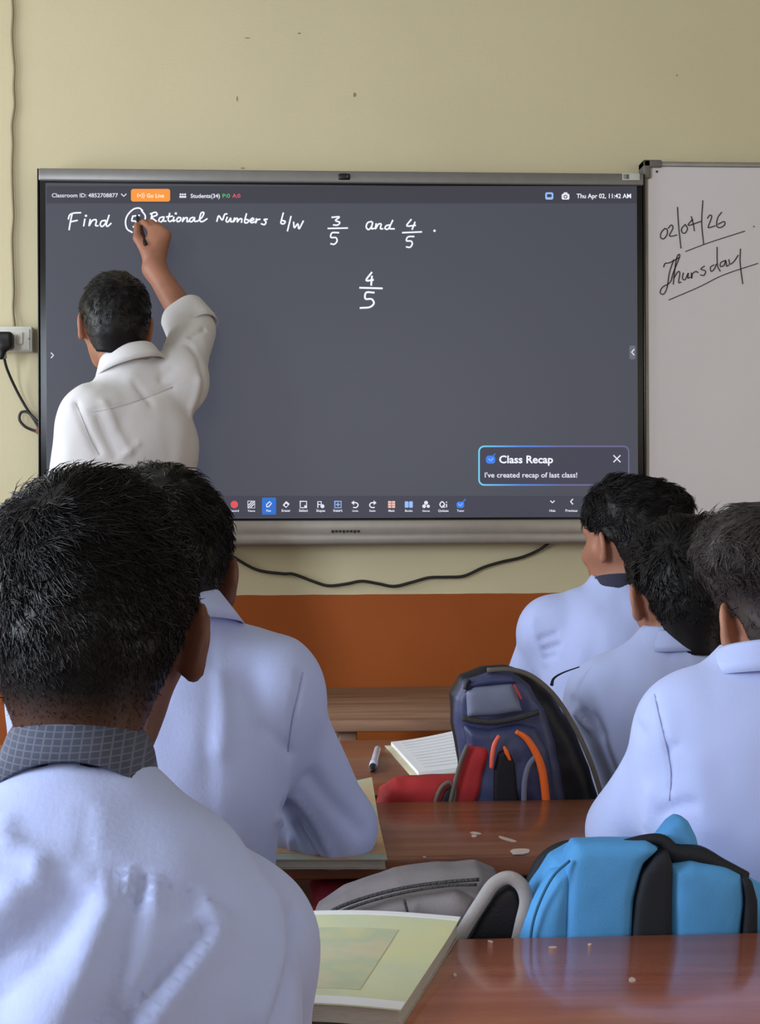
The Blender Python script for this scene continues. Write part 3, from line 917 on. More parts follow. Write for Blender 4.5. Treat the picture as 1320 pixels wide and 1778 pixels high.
# ================================================================== people
SKIN = mat('brown_skin', (122, 80, 60), rough=.5, var=.06, scale=25, sss=.12, spec=.4, bump=.02, bscale=300)
SKIN_LT = mat('warm_brown_skin', (156, 106, 84), rough=.5, var=.06, scale=25, sss=.12, spec=.4, bump=.02, bscale=300)
SKIN_DK = mat('shaded_brown_skin', (98, 60, 46), rough=.5, var=.06, scale=25, sss=.1, spec=.4, bump=.02, bscale=300)  # shade on the nearest student put into the skin colour
def cloth(name, rgb, var=.04, rough=.75, bump=.06, sheen=.15):
    return mat(name, rgb, rough=rough, var=var, scale=6, bump=bump, bscale=260, spec=.25, sheen=sheen)
SHIRT = cloth('pale_blue_school_shirt', (168, 179, 222))
SHIRT_W = cloth('white_cotton_shirt', (214, 212, 214))
SEAM = mat('darker_seam_thread', (148, 154, 194), rough=.8)
SEAM_W = mat('grey_seam_thread', (184, 180, 182), rough=.8)
TROUSER = cloth('navy_school_trousers', (44, 48, 66))
TROUSER_K = cloth('charcoal_trousers', (48, 46, 46))
SHOE = mat('black_leather_shoe', (20, 19, 19), rough=.35)
EYE = mat('eye_white', (226, 222, 214), rough=.15); IRIS = mat('dark_brown_iris', (30, 18, 12), rough=.1)

def check_cloth():
    M = mat('dark_checked_collar', (62, 66, 84), rough=.8, var=.1, scale=60)
    nt, b = nodes(M)
    tc = nt.nodes.new('ShaderNodeTexCoord')
    src = b.inputs['Base Color'].links[0].from_socket
    tot = None
    for ax, sc in (('X', 900.0), ('Z', 1500.0)):
        s = nt.nodes.new('ShaderNodeSeparateXYZ'); nt.links.new(tc.outputs['Object'], s.inputs[0])
        mu = nt.nodes.new('ShaderNodeMath'); mu.operation = 'MULTIPLY'; mu.inputs[1].default_value = sc
        nt.links.new(s.outputs[ax], mu.inputs[0])
        sn = nt.nodes.new('ShaderNodeMath'); sn.operation = 'SINE'; nt.links.new(mu.outputs[0], sn.inputs[0])
        g = nt.nodes.new('ShaderNodeMath'); g.operation = 'GREATER_THAN'; g.inputs[1].default_value = .8
        nt.links.new(sn.outputs[0], g.inputs[0])
        if tot is None: tot = g
        else:
            ad = nt.nodes.new('ShaderNodeMath'); ad.operation = 'ADD'; ad.use_clamp = True
            nt.links.new(tot.outputs[0], ad.inputs[0]); nt.links.new(g.outputs[0], ad.inputs[1]); tot = ad
    sc_ = nt.nodes.new('ShaderNodeMath'); sc_.operation = 'MULTIPLY'; sc_.inputs[1].default_value = .28
    nt.links.new(tot.outputs[0], sc_.inputs[0])
    mx = nt.nodes.new('ShaderNodeMix'); mx.data_type = 'RGBA'
    nt.links.new(sc_.outputs[0], mx.inputs['Factor']); nt.links.new(src, mx.inputs['A'])
    mx.inputs['B'].default_value = (*lin((128, 132, 150)), 1)
    nt.links.new(mx.outputs['Result'], b.inputs['Base Color'])
    return M
CHECK = check_cloth()
COLLAR_N = cloth('dark_navy_collar', (44, 44, 64))

def hair_mat(name, skin_rgb, rgb=(17, 14, 15)):
    """black hair; where it is clipped to stubble the scalp shows between the hairs"""
    M = bpy.data.materials.new(name); M.use_nodes = True
    nt, b = nodes(M)
    b.inputs['Roughness'].default_value = .42
    b.inputs['Specular IOR Level'].default_value = .26
    at = nt.nodes.new('ShaderNodeAttribute'); at.attribute_name = 'hair_cover'
    tc = nt.nodes.new('ShaderNodeTexCoord')
    no = nt.nodes.new('ShaderNodeTexNoise'); no.inputs['Scale'].default_value = 420
    nt.links.new(tc.outputs['Object'], no.inputs['Vector'])
    ma = nt.nodes.new('ShaderNodeMath'); ma.operation = 'MULTIPLY_ADD'; ma.inputs[1].default_value = .5; ma.inputs[2].default_value = -.25
    nt.links.new(no.outputs['Fac'], ma.inputs[0])
    ad = nt.nodes.new('ShaderNodeMath'); ad.operation = 'ADD'; ad.use_clamp = True
    nt.links.new(at.outputs['Fac'], ad.inputs[0]); nt.links.new(ma.outputs[0], ad.inputs[1])
    mx = nt.nodes.new('ShaderNodeMix'); mx.data_type = 'RGBA'
    nt.links.new(ad.outputs[0], mx.inputs['Factor'])
    mx.inputs['A'].default_value = (*[c * .8 for c in lin(skin_rgb)], 1)
    mx.inputs['B'].default_value = (*lin(rgb), 1)
    nt.links.new(mx.outputs['Result'], b.inputs['Base Color'])
    return M

def rot(yaw=0, pitch=0, roll=0):
    """columns: right, forward, up; yaw + turns left, pitch + looks up, roll + tips to the right"""
    a, p, r = (math.radians(x) for x in (yaw, pitch, roll))
    Rz = np.array([[math.cos(a), -math.sin(a), 0], [math.sin(a), math.cos(a), 0], [0, 0, 1]])
    Rx = np.array([[1, 0, 0], [0, math.cos(p), -math.sin(p)], [0, math.sin(p), math.cos(p)]])
    Ry = np.array([[math.cos(r), 0, math.sin(r)], [0, 1, 0], [-math.sin(r), 0, math.cos(r)]])
    return Rz @ Rx @ Ry

def head_field(F, c, R, s=1.0, ear=1.0):
    """skull, face, jaw, nose and ears; local x right, y forward, z up from the point between the ears"""
    L = lambda x, y, z: c + R @ (V3(x, y, z) * s)
    F.ell(L(0, -.006, .032), V3(.075, .095, .088) * s, .0, R)
    F.ell(L(0, .030, -.030), V3(.056, .062, .078) * s, .04, R)
    F.cone(L(0, .05, -.06), L(0, .066, -.098), .036 * s, .024 * s, .03)
    for sx in (-1, 1):
        F.cone(L(sx * .044, .014, -.03), L(sx * .030, .044, -.085), .017 * s, .015 * s, .03)   # jaw
        F.cone(L(sx * .045, .07, -.03), L(sx * .058, .03, -.012), .014 * s, .014 * s, .03)    # cheekbone
        F.cone(L(sx * .012, .088, .022), L(sx * .045, .078, .024), .01 * s, .009 * s, .02)    # brow
    for sx in (-1, 1):
        F.ell(L(sx * .032, .096, .002), V3(.016, .012, .011) * s, .012, R, 's')
    F.cone(L(0, .092, .008), L(0, .108, -.03), .008 * s, .012 * s, .012)
    for sx in (-1, 1):
        F.ell(L(sx * .011, .1, -.036), V3(.008, .009, .007) * s, .008, R)
    F.cone(L(-.018, .088, -.058), L(.018, .088, -.058), .008 * s, .008 * s, .01)
    F.cone(L(-.015, .086, -.07), L(.015, .086, -.07), .009 * s, .009 * s, .01)
    F.cone(L(-.02, .1, -.0635), L(.02, .1, -.0635), .003 * s, .003 * s, .004, op='s')
    for sx in (-1, 1):
        Re = R @ rot(sx * 28 * ear, 0, sx * 8)
        ec = L(sx * (.079 + .004 * ear), -.006, -.004)
        F.ell(ec, V3(.0075, .017, .031) * s, .012, Re)
        F.ell(ec + R @ V3(-sx * .001, -.001, -.024) * s, V3(.0065, .010, .011) * s, .008, Re)     # lobe
        F.ell(ec + Re @ V3(sx * .009, .001, .004) * s, V3(.005, .009, .018) * s, .005, Re, 's')   # concha
    return F

def hand_field(F, w, fdir, pdir, side, s=1.0, curl=.6, grip=0.0):
    """palm, four unequal bent fingers and a thumb; fdir towards the fingers, pdir out of the palm, side +1 when the thumb is on cross(fdir, pdir)"""
    f = norm(fdir); p = norm(np.asarray(pdir, float) - f * (np.asarray(pdir, float) @ f)); t = np.cross(f, p) * side
    Rm = np.stack([t, f, p], 1)
    F.ell(w + f * .045 * s, V3(.038, .05, .014) * s, .02, Rm)
    F.cone(w - f * .01, w + f * .03 * s, .023 * s, .026 * s, .02, flat=p, ratio=.6)
    for k, (o, l, b) in enumerate(((.027, .070, .088), (.009, .078, .093), (-.009, .072, .089), (-.026, .056, .08))):
        a = w + f * b * s * .93 + t * o * s
        c1, c2 = curl * .75, curl * 1.6
        d1 = f * math.cos(c1) + p * math.sin(c1); d2 = f * math.cos(c2) + p * math.sin(c2)
        m_ = a + d1 * l * .5 * s; e = m_ + d2 * l * .48 * s
        F.cone(a - f * .02 * s, a, .0095 * s, .0092 * s, .006)
        F.cone(a, m_, .0092 * s, .0084 * s, .003); F.cone(m_, e, .0084 * s, .007 * s, .003)
    a = w + f * .025 * s + t * .03 * s + p * .006 * s
    m_ = a + (f * .55 + t * .65 + p * .35) * .038 * s; e = m_ + (f * .9 + t * .1 + p * .35) * .032 * s
    F.cone(w + f * .015 * s + t * .015 * s, a, .016 * s, .0125 * s, .012); F.cone(a, m_, .0125 * s, .0105 * s, .005); F.cone(m_, e, .0105 * s, .008 * s, .004)
    return F

def bounds(*pts, pad=.2):
    p = np.array(pts)
    return p.min(0) - pad, p.max(0) + pad

def set_density(o, vals):
    at = o.data.attributes.new('hair_cover', 'FLOAT', 'POINT')
    at.data.foreach_set('value', np.asarray(vals, np.float32))

def strands(roots, nrm, dirs, length, lift, rad, curl, seed, hug=4.5):
    """tapering hairs: three-sided, four joints, bending down onto the head"""
    r = np.random.default_rng(seed)
    n = len(roots)
    t = dirs + r.normal(0, curl, (n, 3))
    t -= nrm * (t * nrm).sum(1)[:, None]
    t /= np.linalg.norm(t, axis=1)[:, None] + 1e-9
    side = np.cross(nrm, t)
    bend = r.normal(0, .35, n)
    rings = []
    a3 = np.array([0, 2.094, 4.189])
    for k, u in enumerate((0.0, .35, .7)):
        c = roots - nrm * .002 + t * (length * u)[:, None] + nrm * (lift * length * (u - .62 * u * u) * 1.6)[:, None] + side * (bend * length * u * u * .5)[:, None] - nrm * ((length * u) ** 2 * hug)[:, None]
        rr = rad * (1 - .55 * u)
        for a in a3:
            rings.append(c + side * (rr * math.cos(a))[:, None] + nrm * (rr * math.sin(a))[:, None])
    tip = roots + t * length[:, None] + nrm * (lift * length * .55)[:, None] + side * (bend * length * .5)[:, None] - nrm * (length ** 2 * hug)[:, None]
    rings.append(tip)
    v = np.stack(rings, 1).reshape(-1, 3)
    base = np.arange(n) * 10
    f = []
    for i in range(2):
        for j in range(3):
            k = (j + 1) % 3
            f.append(np.stack([base + 3 * i + j, base + 3 * i + k, base + 3 * i + 3 + k, base + 3 * i + 3 + j], 1))
    q = np.concatenate(f)
    tr = np.concatenate([np.stack([base + 6 + j, base + 6 + (j + 1) % 3, base + 9], 1) for j in range(3)])
    return v, q.tolist() + tr.tolist()

def make_hair(parent, c, R, s, material, puffs=(), whorl=(-.01, -.085, .07), swirl=.5, thick=1.0, len_top=.04, len_side=.016, n=7000,
              nape=-.085, fade=(-.09, -.02), lift=.5, seed=3, quiff=None, clump=.6, sideline=0.0, rad=.0008, curl=.18):
    Ln = lambda x, y, z: c + R @ (V3(x, y, z) * s)
    core = Field().ell(Ln(0, -.006, .032), V3(.0765, .0965, .0895) * s, 0, R)
    core.ell(Ln(0, .025, .03), V3(.066, .064, .07) * s, .03, R)
    core.cone(Ln(0, -.055, -.02), Ln(0, -.052, -.085), .055 * s, .05 * s, .05)
    pf = [(Ln(*q[0]), np.array(q[1]) * s) for q in puffs]
    zs = np.array([-.14, -.075, -.055, -.032, .005, .035, .06, .1, .14])
    zb = np.array([nape, nape + .004, -.045 + sideline, .004 + sideline, .026 + sideline, .022, .045, .066, .08])
    def f(p):
        q = ((p - c) @ R) / s
        d = core(p)
        for pc, pr in pf:
            k0 = np.linalg.norm(((p - pc) @ R) / pr, axis=1); k1 = np.linalg.norm(((p - pc) @ R) / pr ** 2, axis=1) + 1e-9
            d = smin(d, k0 * (k0 - 1) / k1, .03)
        off = np.interp(q[:, 2], [-.09, -.05, -.01, .04, .1], [.0008, .002, .0035, .008, .0135]) * thick * s
        off = off + (vnoise(q, 60, seed) * .5 + vnoise(q, 130, seed + 1) * .35) * .0035 * np.clip((q[:, 2] + .04) / .06, 0, 1)
        cut = (np.interp(q[:, 1], zs, zb) - q[:, 2]) * .75 * s
        return np.maximum(d - off, cut)
    lo, hi = bounds(c, pad=.19 * s)
    v, q = mesh_field(f, lo, hi, .005, relax=1)
    N = normals(v, q)
    loc = ((v - c) @ R) / s
    # roots spread over the outside of the cap
    r = np.random.default_rng(seed)
    ta = np.linalg.norm(np.cross(v[q[:, 1]] - v[q[:, 0]], v[q[:, 2]] - v[q[:, 0]]), axis=1)
    out = ((v[q[:, 0]] - Ln(0, -.01, .0)) * N[q[:, 0]]).sum(1) > .03
    w = ta * out
    w = w / w.sum()
    pick = r.choice(len(q), n, p=w)
    b = r.dirichlet((1, 1, 1, 1), n)
    roots = (v[q[pick]] * b[:, :, None]).sum(1); nr = (N[q[pick]] * b[:, :, None]).sum(1)
    nr /= np.linalg.norm(nr, axis=1)[:, None]
    rl = ((roots - c) @ R) / s
    W = np.array(whorl)
    d = rl - W
    dist = np.linalg.norm(d, axis=1)
    d /= dist[:, None] + 1e-6
    nl = nr @ R
    tang = np.cross(nl, d)
    fl = d + tang * swirl * np.exp(-dist / .09)[:, None]
    if quiff is not None:                       # hair combed forward and up at the front
        k = np.clip((rl[:, 1] + .0) / .06, 0, 1) * np.clip((rl[:, 2] - .04) / .05, 0, 1)
        fl = fl * (1 - k[:, None]) + np.array(quiff) * k[:, None]
    down = np.clip((.03 - rl[:, 2]) / .05, 0, 1)
    fl = fl * (1 - down[:, None] * .8) + np.array([0, -.25, -1.0]) * (down[:, None] * .8)
    # locks: neighbouring hairs share a lean
    cl = r.normal(0, 1, (220, 3)); ci = np.argmin(((rl[:, None, :] - rl[r.choice(n, 220)][None]) ** 2).sum(2), axis=1) if n <= 12000 else r.integers(0, 220, n)
    fl = fl + cl[ci] * clump * .45
    ln = np.interp(rl[:, 2], [-.09, -.04, .0, .045, .08], [.004, .009, len_side * .9, len_top * .8, len_top]) * s * r.uniform(.55, 1.2, n)
    sv, sf = strands(roots, nr, fl @ R.T, ln, lift * (1 + cl[ci][:, 0] * .4 * clump), r.uniform(.6, 1.5, n) * rad * np.interp(rl[:, 2], [-.09, .0], [.5, 1]), curl, seed)
    geo = join((v, q), (sv, sf))
    o = mk('hair', geo, material, parent)
    dens = np.interp(loc[:, 2], fade, (.1, 1.4))
    set_density(o, np.concatenate([dens, np.full(len(sv), 1.5)]))
    return o

def make_collar(parent, Nc, up, fwd, r, h, material, flare=.014, front_drop=.02, name='collar', back=0.0, low=-.006, th=.0025, segs=56):
    """folded shirt collar: stands up, turns over and lies outwards; open at the throat"""
    up = norm(up); fwd = norm(np.asarray(fwd) - up * (np.asarray(fwd) @ up)); rt = np.cross(fwd, up)
    prof = [(0.0, -.012), (.001, h * .6), (.002, h), (.0045, h + .003), (.007, h), (.007 + flare * .55, h * .35), (.007 + flare, low),
            (.0045 + flare, low), (.0045 + flare * .5, h * .3), (.0045, h * .7)]
    vs = []
    n = segs
    for i in range(n):
        a = math.radians(12) + (2 * math.pi - math.radians(24)) * i / (n - 1)         # from the throat round the nape
        cf = math.cos(a)                                                            # 1 at the throat, -1 at the nape
        base = Nc + up * (-front_drop * (1 + cf) / 2 - back * (1 - cf) / 2)
        dr = fwd * cf * (1.12 if cf > 0 else 1.0) + rt * math.sin(a)
        for (pr, ph) in prof:
            vs.append(base + dr * (r + pr) + up * ph)
    m_ = len(prof)
    fs = []
    for i in range(n - 1):
        for j in range(m_):
            k = (j + 1) % m_
            fs.append((i * m_ + j, (i + 1) * m_ + j, (i + 1) * m_ + k, i * m_ + k))
    fs.append(tuple(range(m_))); fs.append(tuple((n - 1) * m_ + j for j in range(m_))[::-1])
    return mk(name, (np.array(vs), fs), material, parent)

def seam(parent, geo, pts, r, material, name='seam'):
    """a stitched line laid on the cloth where the photograph shows it"""
    bv = BVHTree.FromPolygons([tuple(x) for x in geo[0]], [tuple(map(int, x)) for x in geo[1]])
    out = []
    for x, y in catmull([np.array(p, float) for p in pts], 6):
        d = norm(ray(x, y))
        hit = bv.ray_cast(Vector(CAM), Vector(d))
        if hit[0] is not None:
            out.append(np.array(hit[0]) + np.array(hit[1]) * r * .3)
    if len(out) > 2:
        return mk(name, tube(out, r, 6, 1), material, parent)

def hit_on(geo, px, py):
    bv = BVHTree.FromPolygons([tuple(x) for x in geo[0]], [tuple(map(int, x)) for x in geo[1]])
    h = bv.ray_cast(Vector(CAM), Vector(norm(ray(px, py))))
    return None if h[0] is None else np.array(h[0])

def person(label, J, head, hair, shirt=SHIRT, skin=SKIN, collar=None, group=None, trousers=TROUSER, s=1.0, folds=(), seams=(),
           hands=None, cuff=None, seam_mat=SEAM, arm=(.05, .039, .037, .026), width=1.0, seed=1, pre=None, loose=.012, depth=.62, extra=None, blouse=(), band=.012):
    """J: pelvis, neck, sh_l, sh_r, el_l, el_r, wr_l, wr_r, kn_l, kn_r, an_l, an_r"""
    J = {k: np.asarray(v, float) for k, v in J.items()}
    root = thing('person', label, 'person', (J['pelvis'][0], J['pelvis'][1], 0), group)
    up = norm(J['neck'] - J['pelvis'])
    rt = J['sh_r'] - J['sh_l']; rt = norm(rt - up * (rt @ up)); fw = np.cross(up, rt)
    c, R = head['c'], rot(head.get('yaw', 0), head.get('pitch', 0), head.get('roll', 0))
    hs = head.get('s', 1.0)
    hip = {-1: J['pelvis'] - rt * .085, 1: J['pelvis'] + rt * .085}
    chest = J['pelvis'] + (J['neck'] - J['pelvis']) * .64
    def torso(F, g):
        F.cone(J['pelvis'], J['pelvis'] + up * .02, .125 * width, .125 * width, .05, fw, .75, grow=g)
        F.cone(J['pelvis'] + up * .08, chest, .118 * width, .145 * width, .06, fw, depth, grow=g)
        F.ell(chest + up * .05 - fw * .012, V3(.14 * width, .092, .13), .05, np.stack([rt, fw, up], 1), grow=g)
        F.cone(J['sh_l'] + rt * .035 - up * .02, J['sh_r'] - rt * .035 - up * .02, .05, .05, .04, fw, .9, grow=g)
        for sh in ('sh_l', 'sh_r'):
            F.cone(J['neck'] - up * .034, J[sh] * .88 + J['neck'] * .12 + up * .002, .046, .042, .035, grow=g)
        return F
    def arms(F, g, lower=True, k=.035):
        for a in ('l', 'r'):
            F.ell(J['sh_' + a], V3(1, 1, 1) * (arm[0] + .004), .03, grow=g)
            F.cone(J['sh_' + a], J['el_' + a], arm[0], arm[1], k, grow=g)
            if lower:
                F.cone(J['el_' + a], J['wr_' + a], arm[2], arm[3], .02, grow=g)
        return F
    B = torso(Field(), 0.0)
    arms(B, 0)
    nk = c + R @ (V3(0, -.028, -.05) * hs)
    B.cone(J['neck'] - up * .02, nk, .051 * hs, .047 * hs, .025)
    hb = Field(); head_field(hb, c, R, hs, head.get('ear', 1.0))
    B.add(hb, .025)
    for sx, k in ((-1, 'l'), (1, 'r')):
        B.cone(hip[sx], J['kn_' + k], .078, .052, .04)
        B.cone(J['kn_' + k], J['an_' + k], .05, .038, .03)
        B.cone(J['an_' + k], J['an_' + k] + fw * .1 - V3(0, 0, .03), .036, .028, .03)
    if hands: hands(B)
    lo, hi = bounds(*J.values(), c, pad=.17)
    lo[2] = max(lo[2], -.01)
    bg = mesh_field(B, lo, hi, .005)
    body = mk('body', bg, skin, root)
    # eyes and brows on the far side of the head
    for sx in (-1, 1):
        ec = c + R @ (V3(sx * .031, .077, .002) * hs)
        bm = bmesh.new(); bmesh.ops.create_uvsphere(bm, u_segments=12, v_segments=8, radius=.0105 * hs); v, f = from_bm(bm)
        e = mk('eye', (v + ec, f), EYE, root)
        bm = bmesh.new(); bmesh.ops.create_uvsphere(bm, u_segments=10, v_segments=6, radius=.0075 * hs); v, f = from_bm(bm)
        mk('iris', (v * .9 + ec + R @ V3(0, .0045, -.001) * hs, f), IRIS, e)
        mk('eyebrow', tube([c + R @ (V3(sx * x, y, z) * hs) for x, y, z in ((.014, .1, .026), (.03, .096, .031), (.048, .082, .026))], [.0028, .0034, .0016], 6), hair['material'], root)
    # shirt: follows the body, hangs over the waist, sleeves to the cuffs
    Sf = torso(Field(), loose); arms(Sf, loose, lower=cuff is None)
    if cuff: cuff(Sf)
    Sf.cone(J['neck'] - up * .045, J['neck'] + up * band, .066, .060, .03)
    for q in blouse: Sf.cone(*q)
    neckcut = J['neck'] + up * .10
    Sf.cone(J['neck'] + up * (band - .035), neckcut, .0545, .0545, .008, op='s')
    for sx, a in ((-1, 'l'), (1, 'r')):
        if cuff is None:
            wd = norm(J['wr_' + a] - J['el_' + a])
            def cutfn(p, w=J['wr_' + a], d=wd):
                q = p - w
                return np.maximum((-(q @ d)) - .012, np.linalg.norm(q, axis=1) - .1)
            Sf.add(cutfn, .0, 's')
    low = J['pelvis'] - up * .07
    Sf.add(lambda p: -((p - low) @ up), 0.0, 'i')
    def wr(p):
        return (vnoise(p, 9, seed) * .004 + vnoise(p * V3(1.6, 1, .8), 22, seed + 5) * .0022)
    Sf.add(wr, 0, 'g')
    sg = mesh_field(Sf, lo, hi, .006)
    sv = fold(sg[0], sg[1], folds(sg) if callable(folds) else folds)
    sg = (sv, sg[1])
    sh = mk('shirt', sg, shirt, root)
    for pts, r in seams:
        seam(sh, sg, pts, r, seam_mat)
    if collar:
        make_collar(root, **collar)
    # trousers and shoes below the desks
    Tf = Field()
    Tf.cone(J['pelvis'], J['pelvis'] + up * .05, .127 * width, .122 * width, .05, fw, .75, grow=.006)
    for sx, k in ((-1, 'l'), (1, 'r')):
        Tf.cone(hip[sx], J['kn_' + k], .09, .066, .05); Tf.cone(J['kn_' + k], J['an_' + k] + V3(0, 0, .02), .066, .056, .04)
    Tf.add(lambda p: ((p - J['pelvis']) @ up) - .075, 0, 'i')
    zan = min(J['an_l'][2], J['an_r'][2])
    Tf.add(lambda p: (zan - .02) - p[:, 2], 0, 'i')
    mk('trousers', mesh_field(Tf, lo, hi, .012), trousers, root)
    for k in ('l', 'r'):
        a = J['an_' + k]; g = norm(fw * V3(1, 1, 0))
        F = Field().ell(a * V3(1, 1, 0) + V3(0, 0, .04) + g * .0, V3(.044, .055, .045), .0)
        F.cone(a * V3(1, 1, 0) + V3(0, 0, .036), a * V3(1, 1, 0) + V3(0, 0, .03) + g * .15, .042, .034, .03, V3(0, 0, 1), .95)
        F.add(lambda p: -(p[:, 2] - .002), 0, 'i')
        mk('shoe', mesh_field(F, a * V3(1, 1, 0) - V3(.25, .25, .01), a * V3(1, 1, 0) + V3(.25, .25, .12), .008), SHOE, root)
    hk = dict(hair); hm = hk.pop('material')
    make_hair(root, c, R, hs, hm, **hk)
    if extra: extra(root, sg, dict(J=J, up=up, rt=rt, fw=fw))
    return root, sg
HAIR = hair_mat('black_hair', (100, 66, 50))
HAIR_B = hair_mat('brown_black_hair', (104, 70, 54), (56, 49, 48))

def seated(px, pelvis_y, nx, ny, nY, shw, yaw=0.0, pz=.54):
    """joints of a student leaning on a desk; nx, ny, nY: where the neck meets the collar"""
    n = P(nx, ny, nY)
    pel = V3(P(px, 889, pelvis_y)[0], pelvis_y, pz)
    a = math.radians(yaw)
    r = V3(math.cos(a), math.sin(a), 0)
    f = V3(-math.sin(a), math.cos(a), 0)
    J = dict(pelvis=pel, neck=n, sh_l=n - r * shw - V3(0, 0, .085), sh_r=n + r * shw - V3(0, 0, .085))
    for k, sx in (('l', -1), ('r', 1)):
        J['kn_' + k] = pel + r * sx * .1 + f * .29 + V3(0, 0, -.02)
        J['an_' + k] = pel + r * sx * .1 + f * .25 + V3(0, 0, -pz + .08)
    return J, r, f

YOUTH = (.043, .035, .034, .024)
def lower_arms(J, r, f, reach=.2, zt=.80, elbows=None, wrists=None):
    """forearms lying on the desk in front unless the photograph shows them elsewhere"""
    for k, sx in (('l', -1), ('r', 1)):
        e = (elbows or {}).get(k)
        J['el_' + k] = e if e is not None else J['sh_' + k] + r * sx * .055 + f * .13 + V3(0, 0, zt + .045 - J['sh_' + k][2])
        w = (wrists or {}).get(k)
        J['wr_' + k] = w if w is not None else J['el_' + k] * V3(1, 1, 0) - r * sx * .12 + f * .15 + V3(0, 0, zt + .028)
    return J
def desk_hands(J, r, f, curl=.45):
    def h(F):
        for k, sx in (('l', -1), ('r', 1)):
            d = norm(J['wr_' + k] - J['el_' + k]); d = norm(d * V3(1, 1, .15))
            hand_field(F, J['wr_' + k], d, V3(0, 0, -1), side=1 if k == 'l' else -1, s=.92, curl=curl)
    return h

# ---- nearest student: dark checked collar, seen from behind at the left
J, r, f = seated(150, .90, 132, 1392, 1.095, .140)
J['sh_l'] = P(-140, 1610, 1.10); J['sh_r'] = P(398, 1652, 1.12)
lower_arms(J, r, f, elbows=dict(r=P(448, 1860, 1.16), l=P(-220, 1840, 1.16)), zt=.79)
up = norm(J['neck'] - J['pelvis'])
A_J = J
def A_folds(sg):
    p = lambda x, y: hit_on(sg, x, y)
    L = []
    def add(pts, w, d):
        q = [p(*a) for a in pts]
        if all(v is not None for v in q): L.append((q, w, d))
    add([(0, 1488), (90, 1496), (200, 1508), (310, 1535), (395, 1572)], .005, -.0028)
    add([(10, 1430), (14, 1470)], .008, .004)
    add([(-10, 1462), (20, 1470), (60, 1488)], .008, .004)
    for x, y, l, w, d in ((68, 1500, 26, .005, .004), (142, 1512, 26, .005, .0035), (205, 1516, 40, .005, -.004), (226, 1516, 36, .004, .0035), (246, 1522, 44, .005, -.004),
                          (270, 1530, 46, .005, .0035), (292, 1536, 36, .005, -.0035), (330, 1545, 34, .005, -.003), (360, 1556, 34, .004, .003)):
        add([(x, y), (x - 4, y + l)], w, d)
    add([(150, 1405), (146, 1480)], .004, -.0025)
    add([(228, 1560), (205, 1640), (165, 1778)], .012, -.013)
    add([(200, 1590), (160, 1690), (90, 1800)], .024, .013)
    add([(352, 1620), (280, 1700), (215, 1778)], .007, -.009)
    add([(378, 1600), (325, 1680), (262, 1770)], .013, .008)
    add([(515, 1590), (500, 1680), (478, 1770)], .008, -.007)
    add([(470, 1560), (480, 1660), (450, 1760)], .013, .007)
    add([(130, 1560), (60, 1650), (-20, 1710)], .018, -.013)
    add([(20, 1560), (-20, 1600)], .012, .006)
    return L
person('nearest student at the left, dark checked collar and cropped black hair, back turned', J,
       head=dict(c=P(156, 1102, 1.175), yaw=2, pitch=-4, s=1.0, ear=1.45), skin=SKIN_DK,
       hair=dict(material=hair_mat('cropped_black_hair', (92, 62, 50)), whorl=(-.02, -.066, .096), swirl=.9, n=22000, len_top=.028, len_side=.017,
                 nape=-.080, fade=(-.072, -.026), lift=.27, seed=11, clump=1.2, rad=.00062, thick=.7, curl=.10, sideline=.006),
       collar=dict(Nc=J['neck'] + up * .004, up=norm(P(146, 1200, 1.15) - P(130, 1350, 1.095)), fwd=f, r=.0515, h=.047, material=CHECK, flare=.011, front_drop=.03, low=-.014),
       hands=desk_hands(J, r, f), arm=YOUTH, width=.93, seed=4, band=-.022, folds=A_folds, depth=.60)

# ---- second student on the left, right forearm resting on the textbook
J, r, f = seated(284, 1.70, 290, 1080, 1.74, .130)
J['sh_r'] = P(464, 1208, 1.76); J['sh_l'] = P(110, 1212, 1.74)
EB = P(582, 1436, 1.87)
lower_arms(J, r, f, elbows=dict(r=EB), wrists=dict(r=P(430, 1425, 1.97)), zt=.785)
up = norm(J['neck'] - J['pelvis'])
def B_folds(sg):
    p = lambda x, y: hit_on(sg, x, y)
    L = []
    def add(pts, w, d):
        q = [p(*a) for a in pts]
        if all(v is not None for v in q): L.append((q, w, d))
    add([(522, 1170), (510, 1230), (500, 1300)], .005, -.004)
    add([(455, 1265), (490, 1290), (505, 1310)], .008, -.005)
    add([(364, 1100), (362, 1300), (366, 1480)], .010, -.003)
    add([(490, 1400), (520, 1440), (560, 1500)], .006, -.005)
    add([(480, 1420), (505, 1460), (520, 1495)], .005, .005)
    add([(510, 1385), (545, 1430), (575, 1490)], .006, .004)
    add([(540, 1350), (580, 1400), (625, 1440)], .012, -.006)
    add([(380, 1180), (385, 1240), (380, 1300)], .012, .004)
    return L
person('student partly hidden behind the nearest head, right forearm resting on a textbook', J,
       head=dict(c=P(277, 1002, 1.78), yaw=3, pitch=0, s=1.0, ear=1.4), skin=SKIN_DK,
       hair=dict(material=HAIR, whorl=(0, -.05, .1), n=9000, len_top=.03, len_side=.01, nape=-.095, seed=21, lift=.35, clump=.9, thick=.95, rad=.0007),
       collar=dict(Nc=J['neck'] + up * .014, up=up, fwd=f, r=.058, h=.030, material=SHIRT, flare=.028, front_drop=.02),
       hands=desk_hands(J, r, f), arm=(.044, .038, .037, .027), width=.86, seed=9, folds=B_folds, loose=.014,
       seams=[([(526, 1168), (519, 1200), (508, 1250), (500, 1305)], .0008)])

